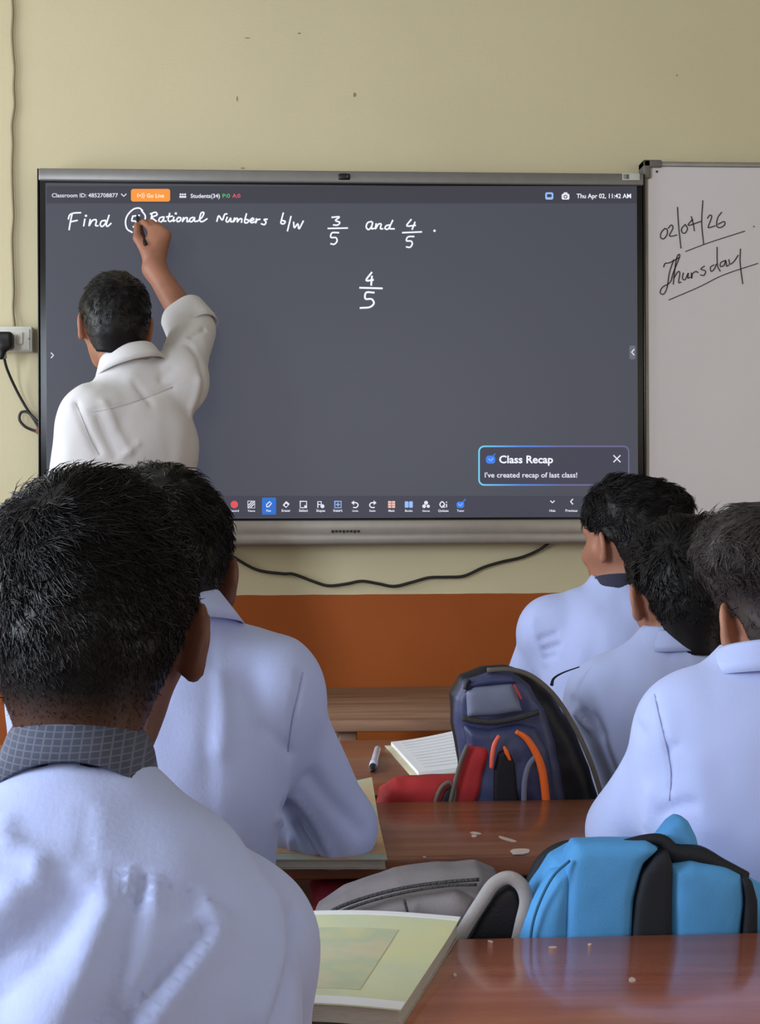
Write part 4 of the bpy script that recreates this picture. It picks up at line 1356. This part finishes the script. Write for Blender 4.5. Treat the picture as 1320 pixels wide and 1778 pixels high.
# ---- three students on the right
J, r, f = seated(1075, 2.98, 1078, 1022, 3.00, .15)
J['sh_l'] = P(952, 1092, 3.02); J['sh_r'] = P(1205, 1095, 2.99)
lower_arms(J, r, f, elbows=dict(l=P(905, 1218, 3.19)), zt=.80)
up = norm(J['neck'] - J['pelvis'])
def C_folds(sg):
    p = lambda x, y: hit_on(sg, x, y)
    L = []
    for pts, w, d in (([(938, 1110), (965, 1100)], .006, -.005), ([(945, 1128), (972, 1120)], .006, -.005), ([(948, 1142), (965, 1138)], .005, -.004), ([(925, 1080), (945, 1150)], .01, .004)):
        q = [p(*a) for a in pts]
        if all(v is not None for v in q): L.append((q, w, d))
    return L
person('student in the front row at the right, dark collar, cheek turned towards the display', J,
       head=dict(c=P(1092, 944, 3.00), yaw=33, pitch=3, s=1.0, ear=1.2), skin=SKIN_LT,
       hair=dict(material=HAIR, whorl=(-.03, .06, .09), n=9000, len_top=.036, len_side=.01, nape=-.082, seed=31, lift=.3, clump=1.0, thick=.95, fade=(-.07, -.01),
                 puffs=[((.01, .02, .085), (.06, .06, .033)), ((.04, -.045, .078), (.05, .05, .036))], rad=.0008),
       collar=dict(Nc=J['neck'] + up * .004, up=up, fwd=f, r=.055, h=.026, material=COLLAR_N, flare=.010, front_drop=.02),
       hands=desk_hands(J, r, f), arm=YOUTH, width=1.0, seed=13, folds=C_folds)

J, r, f = seated(1185, 2.36, 1178, 1132, 2.37, .135)
J['sh_l'] = P(1052, 1214, 2.38); J['sh_r'] = P(1315, 1215, 2.36)
lower_arms(J, r, f, elbows=dict(l=P(1012, 1310, 2.50)), zt=.775)
up = norm(J['neck'] - J['pelvis'])
def D_folds(sg):
    p = lambda x, y: hit_on(sg, x, y)
    L = []
    for pts, w, d in (([(995, 1215), (1010, 1235), (1030, 1250)], .008, -.006), ([(1000, 1240), (1020, 1262)], .007, .006), ([(1015, 1240), (1045, 1275)], .009, -.006), ([(1150, 1118), (1165, 1135)], .006, -.003), ([(1185, 1120), (1205, 1145)], .006, .003)):
        q = [p(*a) for a in pts]
        if all(v is not None for v in q): L.append((q, w, d))
    return L
person('middle of the three students on the right, glossy spiked black hair, plain blue collar', J,
       head=dict(c=P(1188, 1038, 2.39), yaw=4, pitch=-6, s=1.0, ear=1.5), skin=SKIN_LT,
       hair=dict(material=HAIR, whorl=(-.035, -.085, .075), swirl=.6, n=9000, len_top=.036, len_side=.018, nape=-.10, seed=41, lift=.4, clump=1.2, thick=1.0, fade=(-.12, -.09), rad=.0009),
       collar=dict(Nc=J['neck'] + up * .014, up=up, fwd=f, r=.058, h=.026, material=SHIRT, flare=.022, front_drop=.02),
       hands=desk_hands(J, r, f), arm=YOUTH, width=.98, seed=17, folds=D_folds)

J, r, f = seated(1365, 1.70, 1338, 1172, 1.745, .13)
J['sh_l'] = P(1212, 1272, 1.74); J['sh_r'] = P(1500, 1262, 1.72)
lower_arms(J, r, f, elbows=dict(l=P(1090, 1446, 1.87)), zt=.785)
up = norm(J['neck'] - J['pelvis'])
def E_folds(sg):
    p = lambda x, y: hit_on(sg, x, y)
    L = []
    for pts, w, d in (([(1137, 1210), (1150, 1260), (1163, 1310), (1164, 1370)], .004, -.0035), ([(1150, 1412), (1180, 1398), (1205, 1396)], .007, -.006), ([(1160, 1300), (1175, 1295)], .005, -.004),
                      ([(1130, 1380), (1125, 1430)], .012, .005), ([(1105, 1260), (1118, 1275)], .008, -.004), ([(1215, 1330), (1230, 1430)], .02, .005)):
        q = [p(*a) for a in pts]
        if all(v is not None for v in q): L.append((q, w, d))
    return L
person('student at the right edge with bulky brown-black hair, left elbow on the desk', J,
       head=dict(c=P(1372, 1080, 1.78), yaw=5, pitch=0, s=1.0, ear=1.5), skin=SKIN_LT,
       hair=dict(material=HAIR_B, whorl=(0, -.06, .1), n=11000, len_top=.034, len_side=.01, nape=-.09, seed=51, lift=.3, clump=.7, thick=1.0, fade=(-.11, -.07),
                 puffs=[((0, -.01, .080), (.094, .104, .046)), ((0, .05, .08), (.07, .056, .04)), ((-.062, -.02, .088), (.042, .06, .040))], rad=.0006),
       collar=dict(Nc=J['neck'] + up * .014, up=up, fwd=f, r=.058, h=.028, material=SHIRT, flare=.022, front_drop=.02),
       hands=desk_hands(J, r, f), arm=(.046, .04, .038, .027), width=1.0, seed=23, folds=E_folds, loose=.014,
       seams=[([(1137, 1205), (1145, 1245), (1158, 1300), (1165, 1340), (1163, 1390)], .0011)])

# ---- teacher writing on the display with the right hand raised
TY = 3.52
J = dict(neck=P(222, 640, 3.53), sh_l=P(160, 728, 3.44), sh_r=P(308, 664, 3.585), el_r=P(336, 574, 3.735), wr_r=P(268, 466, 3.815),
         el_l=P(112, 880, 3.46), wr_l=P(118, 1040, 3.56), pelvis=P(236, 1085, 3.50))
J['pelvis'] = V3(J['pelvis'][0], 3.50, .93)
J['kn_l'] = J['pelvis'] + V3(-.10, .02, -.44); J['kn_r'] = J['pelvis'] + V3(.09, .04, -.44)
J['an_l'] = J['pelvis'] + V3(-.11, -.02, -.85); J['an_r'] = J['pelvis'] + V3(.11, .02, -.85)
up = norm(J['neck'] - J['pelvis'])
HANDY = dict(palm=[(266, 450, 3.822), (262, 432, 3.83)])
def teacher_hands(F):
    # right hand: palm towards the glass, pen pinched between thumb and first finger
    w = J['wr_r']
    kn = {'i': P(264, 400, 3.848), 'm': P(273, 398, 3.845), 'r': P(282, 401, 3.838), 'p': P(289, 408, 3.83)}
    F.cone(w, P(272, 425, 3.832), .026, .030, .02, flat=V3(0, 1, 0), ratio=.62)
    for k in kn: F.cone(P(271, 440, 3.826), kn[k], .018, .0125, .014)
    F.cone(kn['i'], P(250, 387, 3.880), .0105, .009, .005); F.cone(P(250, 387, 3.880), P(241, 388, 3.902), .009, .0075, .004)
    F.cone(kn['m'], P(262, 387, 3.886), .0105, .009, .005); F.cone(P(262, 387, 3.886), P(249, 388, 3.900), .009, .0075, .004)
    F.cone(kn['r'], P(275, 391, 3.880), .0102, .0088, .005); F.cone(P(275, 391, 3.880), P(265, 394, 3.892), .0088, .0074, .004)
    F.cone(kn['p'], P(285, 401, 3.870), .0095, .008, .005); F.cone(P(285, 401, 3.870), P(277, 403, 3.884), .008, .0068, .004)
    F.cone(P(258, 442, 3.815), P(239, 414, 3.835), .017, .0115, .014); F.cone(P(239, 414, 3.835), P(238, 391, 3.878), .0115, .0085, .006)
    # left hand hanging
    hand_field(F, J['wr_l'], V3(.0, .25, -1), V3(1, .2, 0), side=-1, curl=.5)
SLEEVE_END = P(316, 536, 3.766)
def teacher_cuff(F):
    d = norm(J['wr_r'] - J['el_r'])
    F.cone(J['el_r'], J['el_r'] + d * .03, .05, .05, .02)
    F.cone(J['el_l'], J['wr_l'] - norm(J['wr_l'] - J['el_l']) * .10, .052, .048, .02)
def T_folds(sg):
    p = lambda x, y: hit_on(sg, x, y)
    L = []
    for pts, w, d in (([(160, 715), (230, 700), (300, 672)], .006, -.004), ([(132, 700), (150, 745), (170, 785)], .008, -.006), ([(170, 725), (185, 760), (200, 790)], .008, -.006),
                      ([(180, 700), (200, 745), (225, 785)], .012, .006), ([(240, 770), (215, 790)], .007, .004), ([(330, 600), (350, 640), (352, 690)], .012, -.005),
                      ([(235, 665), (262, 700)], .01, -.004), ([(300, 640), (280, 660)], .01, -.004), ([(330, 585), (355, 572)], .006, -.008), ([(345, 660), (330, 720)], .012, .006)):
        q = [p(*a) for a in pts]
        if all(v is not None for v in q): L.append((q, w, d))
    return L
def teacher_extra(root, sg, b):
    # turned-back cuff below the right elbow
    d = norm(J['wr_r'] - J['el_r']); o = J['el_r'] + d * .008
    x = norm(np.cross(d, V3(0, 1, 0))); y = np.cross(x, d)
    prof = [(0.052, .058), (.056, .062), (.060, .058), (.0675, .004), (.0675, -.014), (.064, -.014), (.060, .0)]
    vs, n = [], 40
    for i in range(n):
        a = 2 * math.pi * i / n
        for pr, ph in prof:
            w = 1 + .05 * math.sin(2 * a + .6) + .03 * math.sin(5 * a)
            flap = .022 * max(0, math.cos(a - .3)) ** 3 if ph < 0 else 0
            vs.append(o + (x * math.cos(a) + y * math.sin(a)) * (pr * w + flap) + d * ph)
    m_ = len(prof); fs = []
    for i in range(n):
        for j in range(m_):
            k, i2 = (j + 1) % m_, (i + 1) % n
            fs.append((i * m_ + j, i2 * m_ + j, i2 * m_ + k, i * m_ + k))
    mk('rolled_cuff', (np.array(vs), fs), SHIRT_W, root)
    wv = J['wr_r'] - d * .004
    vs = []
    mk('wrist_thread', tube([wv + (x * math.cos(a) * .0275 + y * math.sin(a) * .0275) + d * .003 * math.sin(a) for a in np.linspace(0, 2 * math.pi, 25)], .0016, 6, 1), mat('red_wrist_thread', (150, 56, 44)), root, label='red thread round the right wrist')
person('man in a white shirt writing on the display with raised right hand, rolled sleeve', J,
       head=dict(c=P(200, 566, 3.56), yaw=12, pitch=8, roll=2, s=1.0, ear=.8), skin=SKIN_LT, shirt=SHIRT_W, trousers=TROUSER_K,
       hair=dict(material=HAIR, whorl=(.005, -.07, .085), n=6500, len_top=.024, len_side=.012, nape=-.066, seed=61, lift=.22, clump=.5, thick=.75, fade=(-.11, -.07), rad=.0009, sideline=.0),
       collar=dict(Nc=J['neck'] + up * .017 + V3(.003, 0, 0), up=norm(up + V3(-.2, -.06, 0)), fwd=norm(V3(-.45, .9, 0)), r=.062, h=.034, material=SHIRT_W, flare=.02, front_drop=.03),
       hands=teacher_hands, arm=(.052, .046, .041, .028), width=1.06, seed=29, band=.02, cuff=teacher_cuff, folds=T_folds, loose=.014, extra=teacher_extra,
       seams=[([(158, 716), (200, 708), (250, 692), (300, 672)], .0009), ([(130, 700), (140, 720), (156, 760), (172, 790)], .001)], seam_mat=SEAM_W)
stylus = thing('stylus_pen', 'dark stylus pen held in the raised right hand at the display', 'pen', P(246, 402, 3.86))
pa, pb = P(237.5, 372, SCREEN_Y - .004), P(253, 426, 3.806)
pd = norm(pb - pa)
mk('barrel', tube([pa + pd * .012, pa + pd * .02, pb - pd * .004, pb], [.0035, .0058, .0058, .004], 12, 1), DARK, stylus)
mk('nib', tube([pa, pa + pd * .013], [.0012, .0034], 10, 1), mat('grey_nib', (70, 70, 74)), stylus)

# ================================================================== bags
def fabric(name, rgb, var=.08, rough=.7, bump=.09, spec=.3):
    return mat(name, rgb, rough=rough, var=var, scale=14, bump=bump, bscale=420, spec=spec)
TURQ = fabric('turquoise_polyester', (78, 148, 208)); BLACKF = fabric('black_mesh_fabric', (26, 30, 38)); TEAL_D = fabric('dark_blue_piping', (40, 92, 128))
GREYF = fabric('grey_melange_fabric', (118, 112, 114)); GREY_L = fabric('pale_grey_binding', (150, 146, 146)); ZIP = fabric('dark_zip_tape', (62, 60, 62), bump=.5)
NAVY = fabric('navy_nylon', (52, 58, 96), rough=.45, spec=.5); SLATE = fabric('slate_grey_nylon', (112, 118, 142), rough=.55); INK_B = fabric('black_nylon', (22, 22, 30), rough=.5)
TAUPE = fabric('taupe_binding', (96, 90, 84)); ORANGE_P = fabric('orange_piping', (236, 108, 44), rough=.5); CORAL = fabric('coral_piping', (228, 104, 84), rough=.5)
REDF = fabric('red_bag_fabric', (158, 40, 44), var=.18); MAROON = fabric('maroon_bag_fabric', (130, 26, 42), var=.2)

def px(pts, Y):
    return [P(x, y, Y) for x, y in pts]
def cast(name, poly, Y, y0, y1, rad, material, parent, bulge=0.0, h=.004, crumple=.0, label=None, reach=.04, more=None, seed=3):
    w = px(poly, Y)
    F = Field().slab(w, y0, y1, rad, bulge=bulge, reach=reach)
    if more: more(F)
    if crumple:
        F.add(lambda p: (vnoise(p, 18, seed) + .6 * vnoise(p, 42, seed + 2)) * crumple, 0, 'g')
    a = np.array(w)
    lo = np.array([a[:, 0].min() - .05, y0 - bulge - .05, a[:, 2].min() - .05]); hi = np.array([a[:, 0].max() + .05, y1 + bulge + .05, a[:, 2].max() + .05])
    g = mesh_field(F, lo, hi, h)
    return mk(name, g, material, parent, label=label), g
def zat(z, Y):                     # pixel row of a height at a distance
    return 889 + (CAM[2] - z) / Y * FPX

# ---- turquoise backpack on the bench behind the student at the right
Y = 1.50
bb = zat(.452, Y)
bag = thing('backpack', 'turquoise backpack with black straps standing on the bench at the right', 'backpack', (P(1140, 1600, 1.535)[0], 1.535, .45), 'school bags on the benches')
_, BG = cast('body', [(905, bb), (900, 1640), (925, 1560), (965, 1498), (1000, 1476), (1150, 1486), (1215, 1500), (1300, 1524), (1370, 1560), (1400, 1640), (1395, bb)], Y, 1.505, 1.575, .03, TURQ, bag, bulge=.006, crumple=.003)
cast('side_gusset', [(902, bb), (898, 1650), (925, 1570), (960, 1515), (1000, 1500), (1000, bb)], Y, 1.495, 1.55, .018, TURQ, bag, bulge=.008, crumple=.002)
cast('front_pocket', [(976, bb), (974, 1640), (978, 1560), (985, 1485), (1000, 1464), (1050, 1461), (1125, 1462), (1142, 1474), (1118, 1500), (1102, 1560), (1098, 1640), (1098, bb)], Y, 1.489, 1.54, .014, TURQ, bag, bulge=.003, crumple=.0015)
cast('front_strap', [(1097, bb), (1095, 1625), (1101, 1560), (1112, 1515), (1135, 1484), (1158, 1474), (1166, 1500), (1164, 1570), (1164, bb)], Y, 1.4865, 1.53, .008, BLACKF, bag, label='wide black front strap')
cast('second_pocket', [(1166, bb), (1164, 1640), (1163, 1560), (1166, 1505), (1200, 1498), (1262, 1510), (1288, 1522), (1292, 1570), (1286, 1640), (1286, bb)], Y, 1.491, 1.54, .012, TURQ, bag, bulge=.004, crumple=.002, seed=8)
cast('side_strap', [(1287, bb), (1286, 1625), (1290, 1560), (1284, 1520), (1302, 1524), (1312, 1560), (1312, 1625), (1310, bb)], Y, 1.4875, 1.53, .006, BLACKF, bag, label='narrow black strap')
cast('haul_handle', [(1118, 1476), (1140, 1452), (1160, 1426), (1176, 1415), (1192, 1422), (1206, 1450), (1214, 1482), (1170, 1494)], 1.53, 1.515, 1.550, .010, TURQ, bag, label='folded turquoise top flap')
mk('edge_binding', tube(px([(1082, 1463), (1120, 1457), (1150, 1460), (1172, 1482), (1214, 1486), (1252, 1504), (1296, 1524)], 1.512), [.003, .005, .007, .011, .011, .009, .007], 8), BLACKF, bag)
mk('shoulder_strap', tube(px([(1004, 1478), (975, 1484), (950, 1502), (934, 1535), (920, 1575), (905, 1630)], 1.562), .014, 10, flat=(0, 1, 0), r2=.009), BLACKF, bag, label='padded black shoulder strap')
mk('piping', tube(px([(990, 1494), (962, 1520), (940, 1560), (924, 1610), (918, 1680)], 1.487), .0016, 6), TEAL_D, bag)  # darker blue piping along the side gusset

# ---- grey backpack lying left of it
Y = 1.53
gb = thing('backpack', 'grey fabric backpack slumped on the bench beside the turquoise one', 'backpack', (P(730, 1600, 1.57)[0], 1.57, .45), 'school bags on the benches')
bb = zat(.452, Y)
cast('body', [(540, bb), (535, 1640), (548, 1594), (600, 1560), (690, 1531), (770, 1519), (838, 1517), (872, 1532), (893, 1580), (896, 1660), (880, bb)], Y, 1.535, 1.625, .035, GREYF, gb, bulge=.012, crumple=.003)
cast('front_pocket', [(548, bb), (546, 1650), (562, 1606), (620, 1578), (700, 1558), (790, 1545), (836, 1556), (826, 1600), (800, 1660), (780, bb)], Y, 1.522, 1.57, .014, GREYF, gb, bulge=.006, crumple=.003, seed=14)
mk('zip', tube(px([(552, 1600), (585, 1577), (640, 1557), (705, 1541), (770, 1532), (832, 1527)], 1.524), .0022, 6), ZIP, gb)
mk('zip', tube(px([(556, 1607), (590, 1584), (645, 1564), (710, 1548), (775, 1538), (828, 1536)], 1.520), .0018, 6), ZIP, gb)
mk('pocket_seam', tube(px([(702, 1562), (708, 1585), (716, 1612), (720, 1650)], 1.5125), .0015, 6), ZIP, gb)
cast('side_mesh', [(806, bb), (802, 1640), (830, 1585), (856, 1546), (880, 1530), (900, 1540), (908, 1570), (900, 1620), (890, bb)], Y, 1.515, 1.56, .010, INK_B, gb, label='black mesh side panel')
mk('shoulder_strap', tube(px([(792, 1640), (812, 1604), (836, 1566), (858, 1535), (884, 1524), (906, 1538), (914, 1566), (906, 1604), (896, 1650)], 1.512), .0075, 10, flat=(0, 1, 0), r2=.004), GREY_L, gb, label='pale grey bound strap')

# ---- navy backpack on the next bench
Y = 2.26
nb = thing('backpack', 'navy and black backpack with orange piping standing behind the flecked desk', 'backpack', (P(900, 1300, 2.31)[0], 2.31, .45), 'school bags on the benches')
bb = zat(.472, Y)
cast('body', [(796, bb), (800, 1330), (789, 1262), (787, 1210), (803, 1178), (842, 1163), (886, 1162), (926, 1174), (966, 1210), (1004, 1272), (1032, 1338), (1050, 1400), (1062, bb)], Y, 2.275, 2.345, .03, INK_B, nb, bulge=.004, crumple=.002)
cast('front_panel', [(797, bb), (800, 1320), (792, 1258), (790, 1212), (806, 1184), (850, 1170), (894, 1172), (922, 1192), (946, 1232), (966, 1290), (984, 1390), (990, bb)], Y, 2.262, 2.30, .014, NAVY, nb, bulge=.006, crumple=.0025)
cast('upper_pocket', [(811, 1244), (809, 1200), (822, 1192), (888, 1186), (896, 1200), (906, 1234), (860, 1242)], Y, 2.246, 2.29, .010, SLATE, nb, bulge=.004, label='slate grey upper pocket')
cast('lid', [(806, 1206), (810, 1184), (850, 1172), (890, 1174), (898, 1186), (850, 1190), (818, 1194)], Y, 2.250, 2.29, .008, NAVY, nb, bulge=.004)
cast('lower_pocket', [(806, bb), (808, 1330), (808, 1262), (850, 1266), (905, 1256), (930, 1258), (952, 1300), (964, 1390), (966, bb)], Y, 2.246, 2.29, .012, NAVY, nb, bulge=.008, crumple=.004, seed=22)
mk('zip', tube(px([(803, 1247), (830, 1252), (862, 1253), (900, 1246), (936, 1236)], 2.247), .0045, 8), ZIP, nb)
mk('zip', tube(px([(808, 1197), (812, 1185), (816, 1180)], 2.250), .004, 8), INK_B, nb)
cast('slit_shade_panel', [(852, bb), (854, 1330), (862, 1302), (878, 1296), (890, 1318), (898, 1390), (902, bb)], Y, 2.233, 2.27, .006, INK_B, nb, label='black panel standing in for the dark opening of the lower pocket')  # black panel put in for the shade inside the pocket opening
mk('piping', tube(px([(896, 1270), (914, 1282), (930, 1306), (942, 1340), (949, 1400), (952, 1480)], 2.232), [.0035, .0052, .0062, .0064, .0064], 10), ORANGE_P, nb, label='thick orange piping')
mk('piping', tube(px([(867, 1277), (859, 1292), (855, 1312), (853, 1334)], 2.231), [.0028, .0038, .0038, .003], 8), CORAL, nb, label='short coral piping')
mk('piping', tube(px([(875, 1296), (880, 1306), (886, 1320)], 2.229), [.002, .0038, .0022], 8), ORANGE_P, nb)
mk('grey_stripe', tube(px([(932, 1312), (918, 1330), (911, 1360), (910, 1400)], 2.233), .0045, 8, flat=(0, 1, 0), r2=.002), SLATE, nb, label='slate grey stripe')
mk('zip_pull', tube(px([(893, 1189), (899, 1201), (906, 1214)], 2.243), .0018, 6), mat('red_zip_pull', (190, 60, 66)), nb, label='red zip pull')
mk('edge_binding', tube(px([(846, 1164), (888, 1163), (926, 1176), (966, 1212), (1004, 1274), (1032, 1340), (1052, 1410)], 2.272), .0042, 8), TAUPE, nb)
mk('strap', tube([P(958, 1190, 2.31), P(962, 1178, 2.315), P(978, 1168, 2.32), P(1006, 1158, 2.335)], [.003, .002, .0014, .001], 6), INK_B, nb, label='thin dark strap')

# ---- red bag beside it, and the maroon bag in the shelf under the flecked desk
Y = 2.25
bb = zat(.472, Y)
rb = thing('bag', 'crumpled red bag on the bench left of the navy backpack', 'bag', (P(740, 1400, 2.26)[0], 2.26, .45), 'school bags on the benches')
cast('body', [(640, bb), (650, 1410), (664, 1376), (690, 1358), (740, 1352), (796, 1352), (800, bb)], Y, 2.245, 2.31, .02, REDF, rb, bulge=.004, crumple=.006)
cast('flap', [(776, bb), (790, 1372), (806, 1312), (814, 1297), (848, 1300), (852, 1312), (840, 1350), (830, 1395), (826, bb)], 2.225, 2.212 + .028, 2.258, .006, REDF, rb, bulge=.003, crumple=.004)
mk('edge_binding', tube(px([(812, 1294), (802, 1318), (792, 1352), (782, 1395), (776, 1450)], 2.236), .0035, 8), TAUPE, rb)
mk('carry_loop', tube(px([(752, 1430), (757, 1390), (768, 1366), (782, 1359), (790, 1372), (786, 1400), (780, 1430)], 2.238), .0035, 8), TAUPE, rb)
cast('loop_shade_panel', [(758, 1440), (762, 1392), (772, 1370), (784, 1364), (787, 1378), (780, 1440)], 2.25, 2.239, 2.262, .005, INK_B, rb, label='black panel standing in for the dark inside of the loop')  # dark panel put in for the shade within the carry loop
Y = 1.96
mb = thing('bag', 'dark maroon bag pushed into the shelf below the flecked desk', 'bag', (P(640, 1560, 2.0)[0], 2.0, .56))
cast('body', [(548, zat(.562, Y)), (540, 1560), (556, 1532), (590, 1522), (650, 1519), (720, 1521), (760, 1535), (770, zat(.562, Y))], Y, 1.955, 2.05, .02, MAROON, mb, bulge=.004, crumple=.006)
mk('strap', tube(px([(640, 1519), (628, 1540), (618, 1570), (612, 1600)], 1.95), .007, 8, flat=(0, 1, 0), r2=.003), INK_B, mb, label='dark strap')

# ================================================================== books and pen
PAPER = mat('white_paper', (226, 226, 230), rough=.8, var=.02); EDGE = mat('grey_page_edges', (168, 162, 154), rough=.9, var=.12, scale=300, stretch=(.2, .2, 6))
def art(name, cols, scale, rough=.45):
    M = mat(name, cols[0], rough=rough, scale=scale, second=cols[-1], detail=5)
    r = [n for n in M.node_tree.nodes if n.type == 'VALTORGB'][0].color_ramp
    r.elements[0].position, r.elements[1].position = .28, .72
    for k, c in enumerate(cols[1:-1]):
        e = r.elements.new(.28 + .44 * (k + 1) / (len(cols) - 1)); e.color = (*lin(c), 1)
    return M
COVER_G = art('pale_green_printed_cover', [(206, 203, 174), (212, 212, 164), (202, 208, 176), (218, 218, 178)], 6)
PRINT_G = art('faded_picture_print', [(198, 184, 160), (204, 196, 164), (182, 192, 162), (206, 202, 158)], 14)
COVER_B = art('worn_map_cover', [(150, 168, 166), (158, 172, 152), (186, 154, 116), (172, 158, 132)], 9)
PRINT_B = art('tan_picture_print', [(186, 136, 92), (196, 160, 112), (170, 130, 110)], 22)

def sheet(q, lift, n=14, th=.0012, curl=None):
    """a slightly bowed sheet over the quad q (far-left, far-right, near-right, near-left)"""
    q = [np.asarray(a, float) for a in q]
    top = []
    for i in range(n + 1):
        for j in range(n + 1):
            u, v = j / n, i / n
            p = (q[0] * (1 - u) + q[1] * u) * (1 - v) + (q[3] * (1 - u) + q[2] * u) * v
            top.append(p + V3(0, 0, lift + (curl(u, v) if curl else 0)))
    top = np.array(top); m_ = (n + 1) ** 2
    f = []
    for i in range(n):
        for j in range(n):
            a = i * (n + 1) + j
            f.append((a, a + n + 1, a + n + 2, a + 1)); f.append((m_ + a, m_ + a + 1, m_ + a + n + 2, m_ + a + n + 1))
    rim = list(range(n + 1)) + [i * (n + 1) + n for i in range(1, n + 1)] + [n * (n + 1) + j for j in range(n - 1, -1, -1)] + [i * (n + 1) for i in range(n - 1, 0, -1)]
    for a, b in zip(rim, rim[1:] + rim[:1]):
        f.append((a, b, m_ + b, m_ + a))
    return np.concatenate([top, top - V3(0, 0, th)]), f
def inset(q, a, b, c, d):
    """the part of quad q between fractions a..b across and c..d away from the far edge"""
    def at(u, v): return (q[0] * (1 - u) + q[1] * u) * (1 - v) + (q[3] * (1 - u) + q[2] * u) * v
    return [at(a, c), at(b, c), at(b, d), at(a, d)]
def book(name, label, cat, q, th, cover, extra=(), curl=None, group=None, pages=EDGE):
    q = [np.asarray(a, float) for a in q]
    t = thing(name, label, cat, np.mean(q, 0), group)
    mk('back_cover', sheet(inset(q, .0, .99, .0, .99), .0014, th=.0012), EDGE, t, smooth=False)
    mk('pages', sheet(inset(q, .01, .985, .01, .985), th - .0006, th=th - .0022, curl=curl), pages, t, smooth=False)
    c = mk('front_cover', sheet(q, th + .0008, th=.0010, curl=curl), cover, t, smooth=False)
    for nm, r, m_ in extra:
        cc = (lambda u, v, r=r: curl(r[0] + (r[1] - r[0]) * u, r[2] + (r[3] - r[2]) * v)) if curl else None
        mk(nm, sheet(inset(q, *r), th + .0012, th=.0003, curl=cc), m_, c, smooth=False)
    return t
z = Z4
q4 = [Pz(425, 1625, z), Pz(800, 1628, z), Pz(696, 1792, z), Pz(330, 1792, z)]
book('textbook', 'large pale green illustrated textbook on the nearest desk', 'book', q4, .018, COVER_G,
     extra=[('white_margin', (0, 1, 0, .045), PAPER), ('picture', (.0, .76, .2, .86), PRINT_G), ('white_margin', (0, 1, .93, 1), PAPER)],
     curl=lambda u, v: .006 * math.sin(math.pi * u) + .004 * max(0, .25 - v) * 4 * .6)
z = Z3_
q3 = [Pz(455, 1388, z), Pz(646, 1389, z), Pz(673, 1511, z), Pz(424, 1511, z)]
book('textbook', 'worn textbook with a tan and green cover under the resting forearm', 'book', q3, .013, COVER_B,
     extra=[('picture', (.0, 1, .45, .93), PRINT_B)], curl=lambda u, v: .022 * max(0, u - .45) / .55 * max(0, .5 - v) * 2)
z = Z2_
q2 = [Pz(668, 1296, z), None, None, Pz(716, 1351, z)]
e = q2[3] - q2[0]; wd = norm(np.cross(e, V3(0, 0, 1))) * -.21
q2[1], q2[2] = q2[0] + wd, q2[3] + wd
bend = lambda u, v: max(0, u) ** 1.5 * (.036 - .012 * v)            # the far leaf rises against the bag
nt_ = thing('notebook', 'open white notebook on the desk left of the navy backpack', 'notebook', np.mean(q2, 0))
mk('cover', sheet(q2, .0016, th=.0014, curl=bend), mat('cream_notebook_cover', (196, 186, 160), rough=.7), nt_)
mk('pages', sheet(inset(q2, .06, 1, 0, .97), .008, th=.0064, curl=lambda u, v: bend(.06 + .94 * u, .97 * v)), PAPER, nt_, smooth=False)
GRAPH = mat('pale_pencil_lines', (208, 210, 222), rough=.8)
ln_ = [sheet(inset(q2, .14, .92, .08 + .085 * k, .09 + .085 * k), .0086, n=14, th=.0003, curl=lambda u, v, k=k: bend(.14 + .78 * u, .08 + .085 * k)) for k in range(10)]
mk('ruled_lines', join(*ln_), GRAPH, nt_, smooth=False)
mp_ = thing('marker_pen', 'white marker pen with a dark tip lying on the desk by the notebook', 'pen', Pz(650, 1318, Z2_))
a, b = Pz(656, 1300, Z2_ + .007), Pz(646, 1338, Z2_ + .007)
d = norm(b - a)
mk('barrel', tube([a, a + d * .002, a + (b - a) * .62, a + (b - a) * .64], [.0045, .006, .0062, .0062], 12, 1), mat('white_pen_plastic', (206, 206, 222), rough=.3), mp_)
mk('cap', tube([a + (b - a) * .63, a + (b - a) * .66, a + (b - a) * .84], [.0066, .0076, .0072], 12, 1), mat('pale_pen_cap', (196, 198, 222), rough=.3), mp_)
mk('tip', tube([a + (b - a) * .83, a + (b - a) * .86, b], [.007, .0066, .0035], 12, 1), DARK, mp_, label='dark tip')
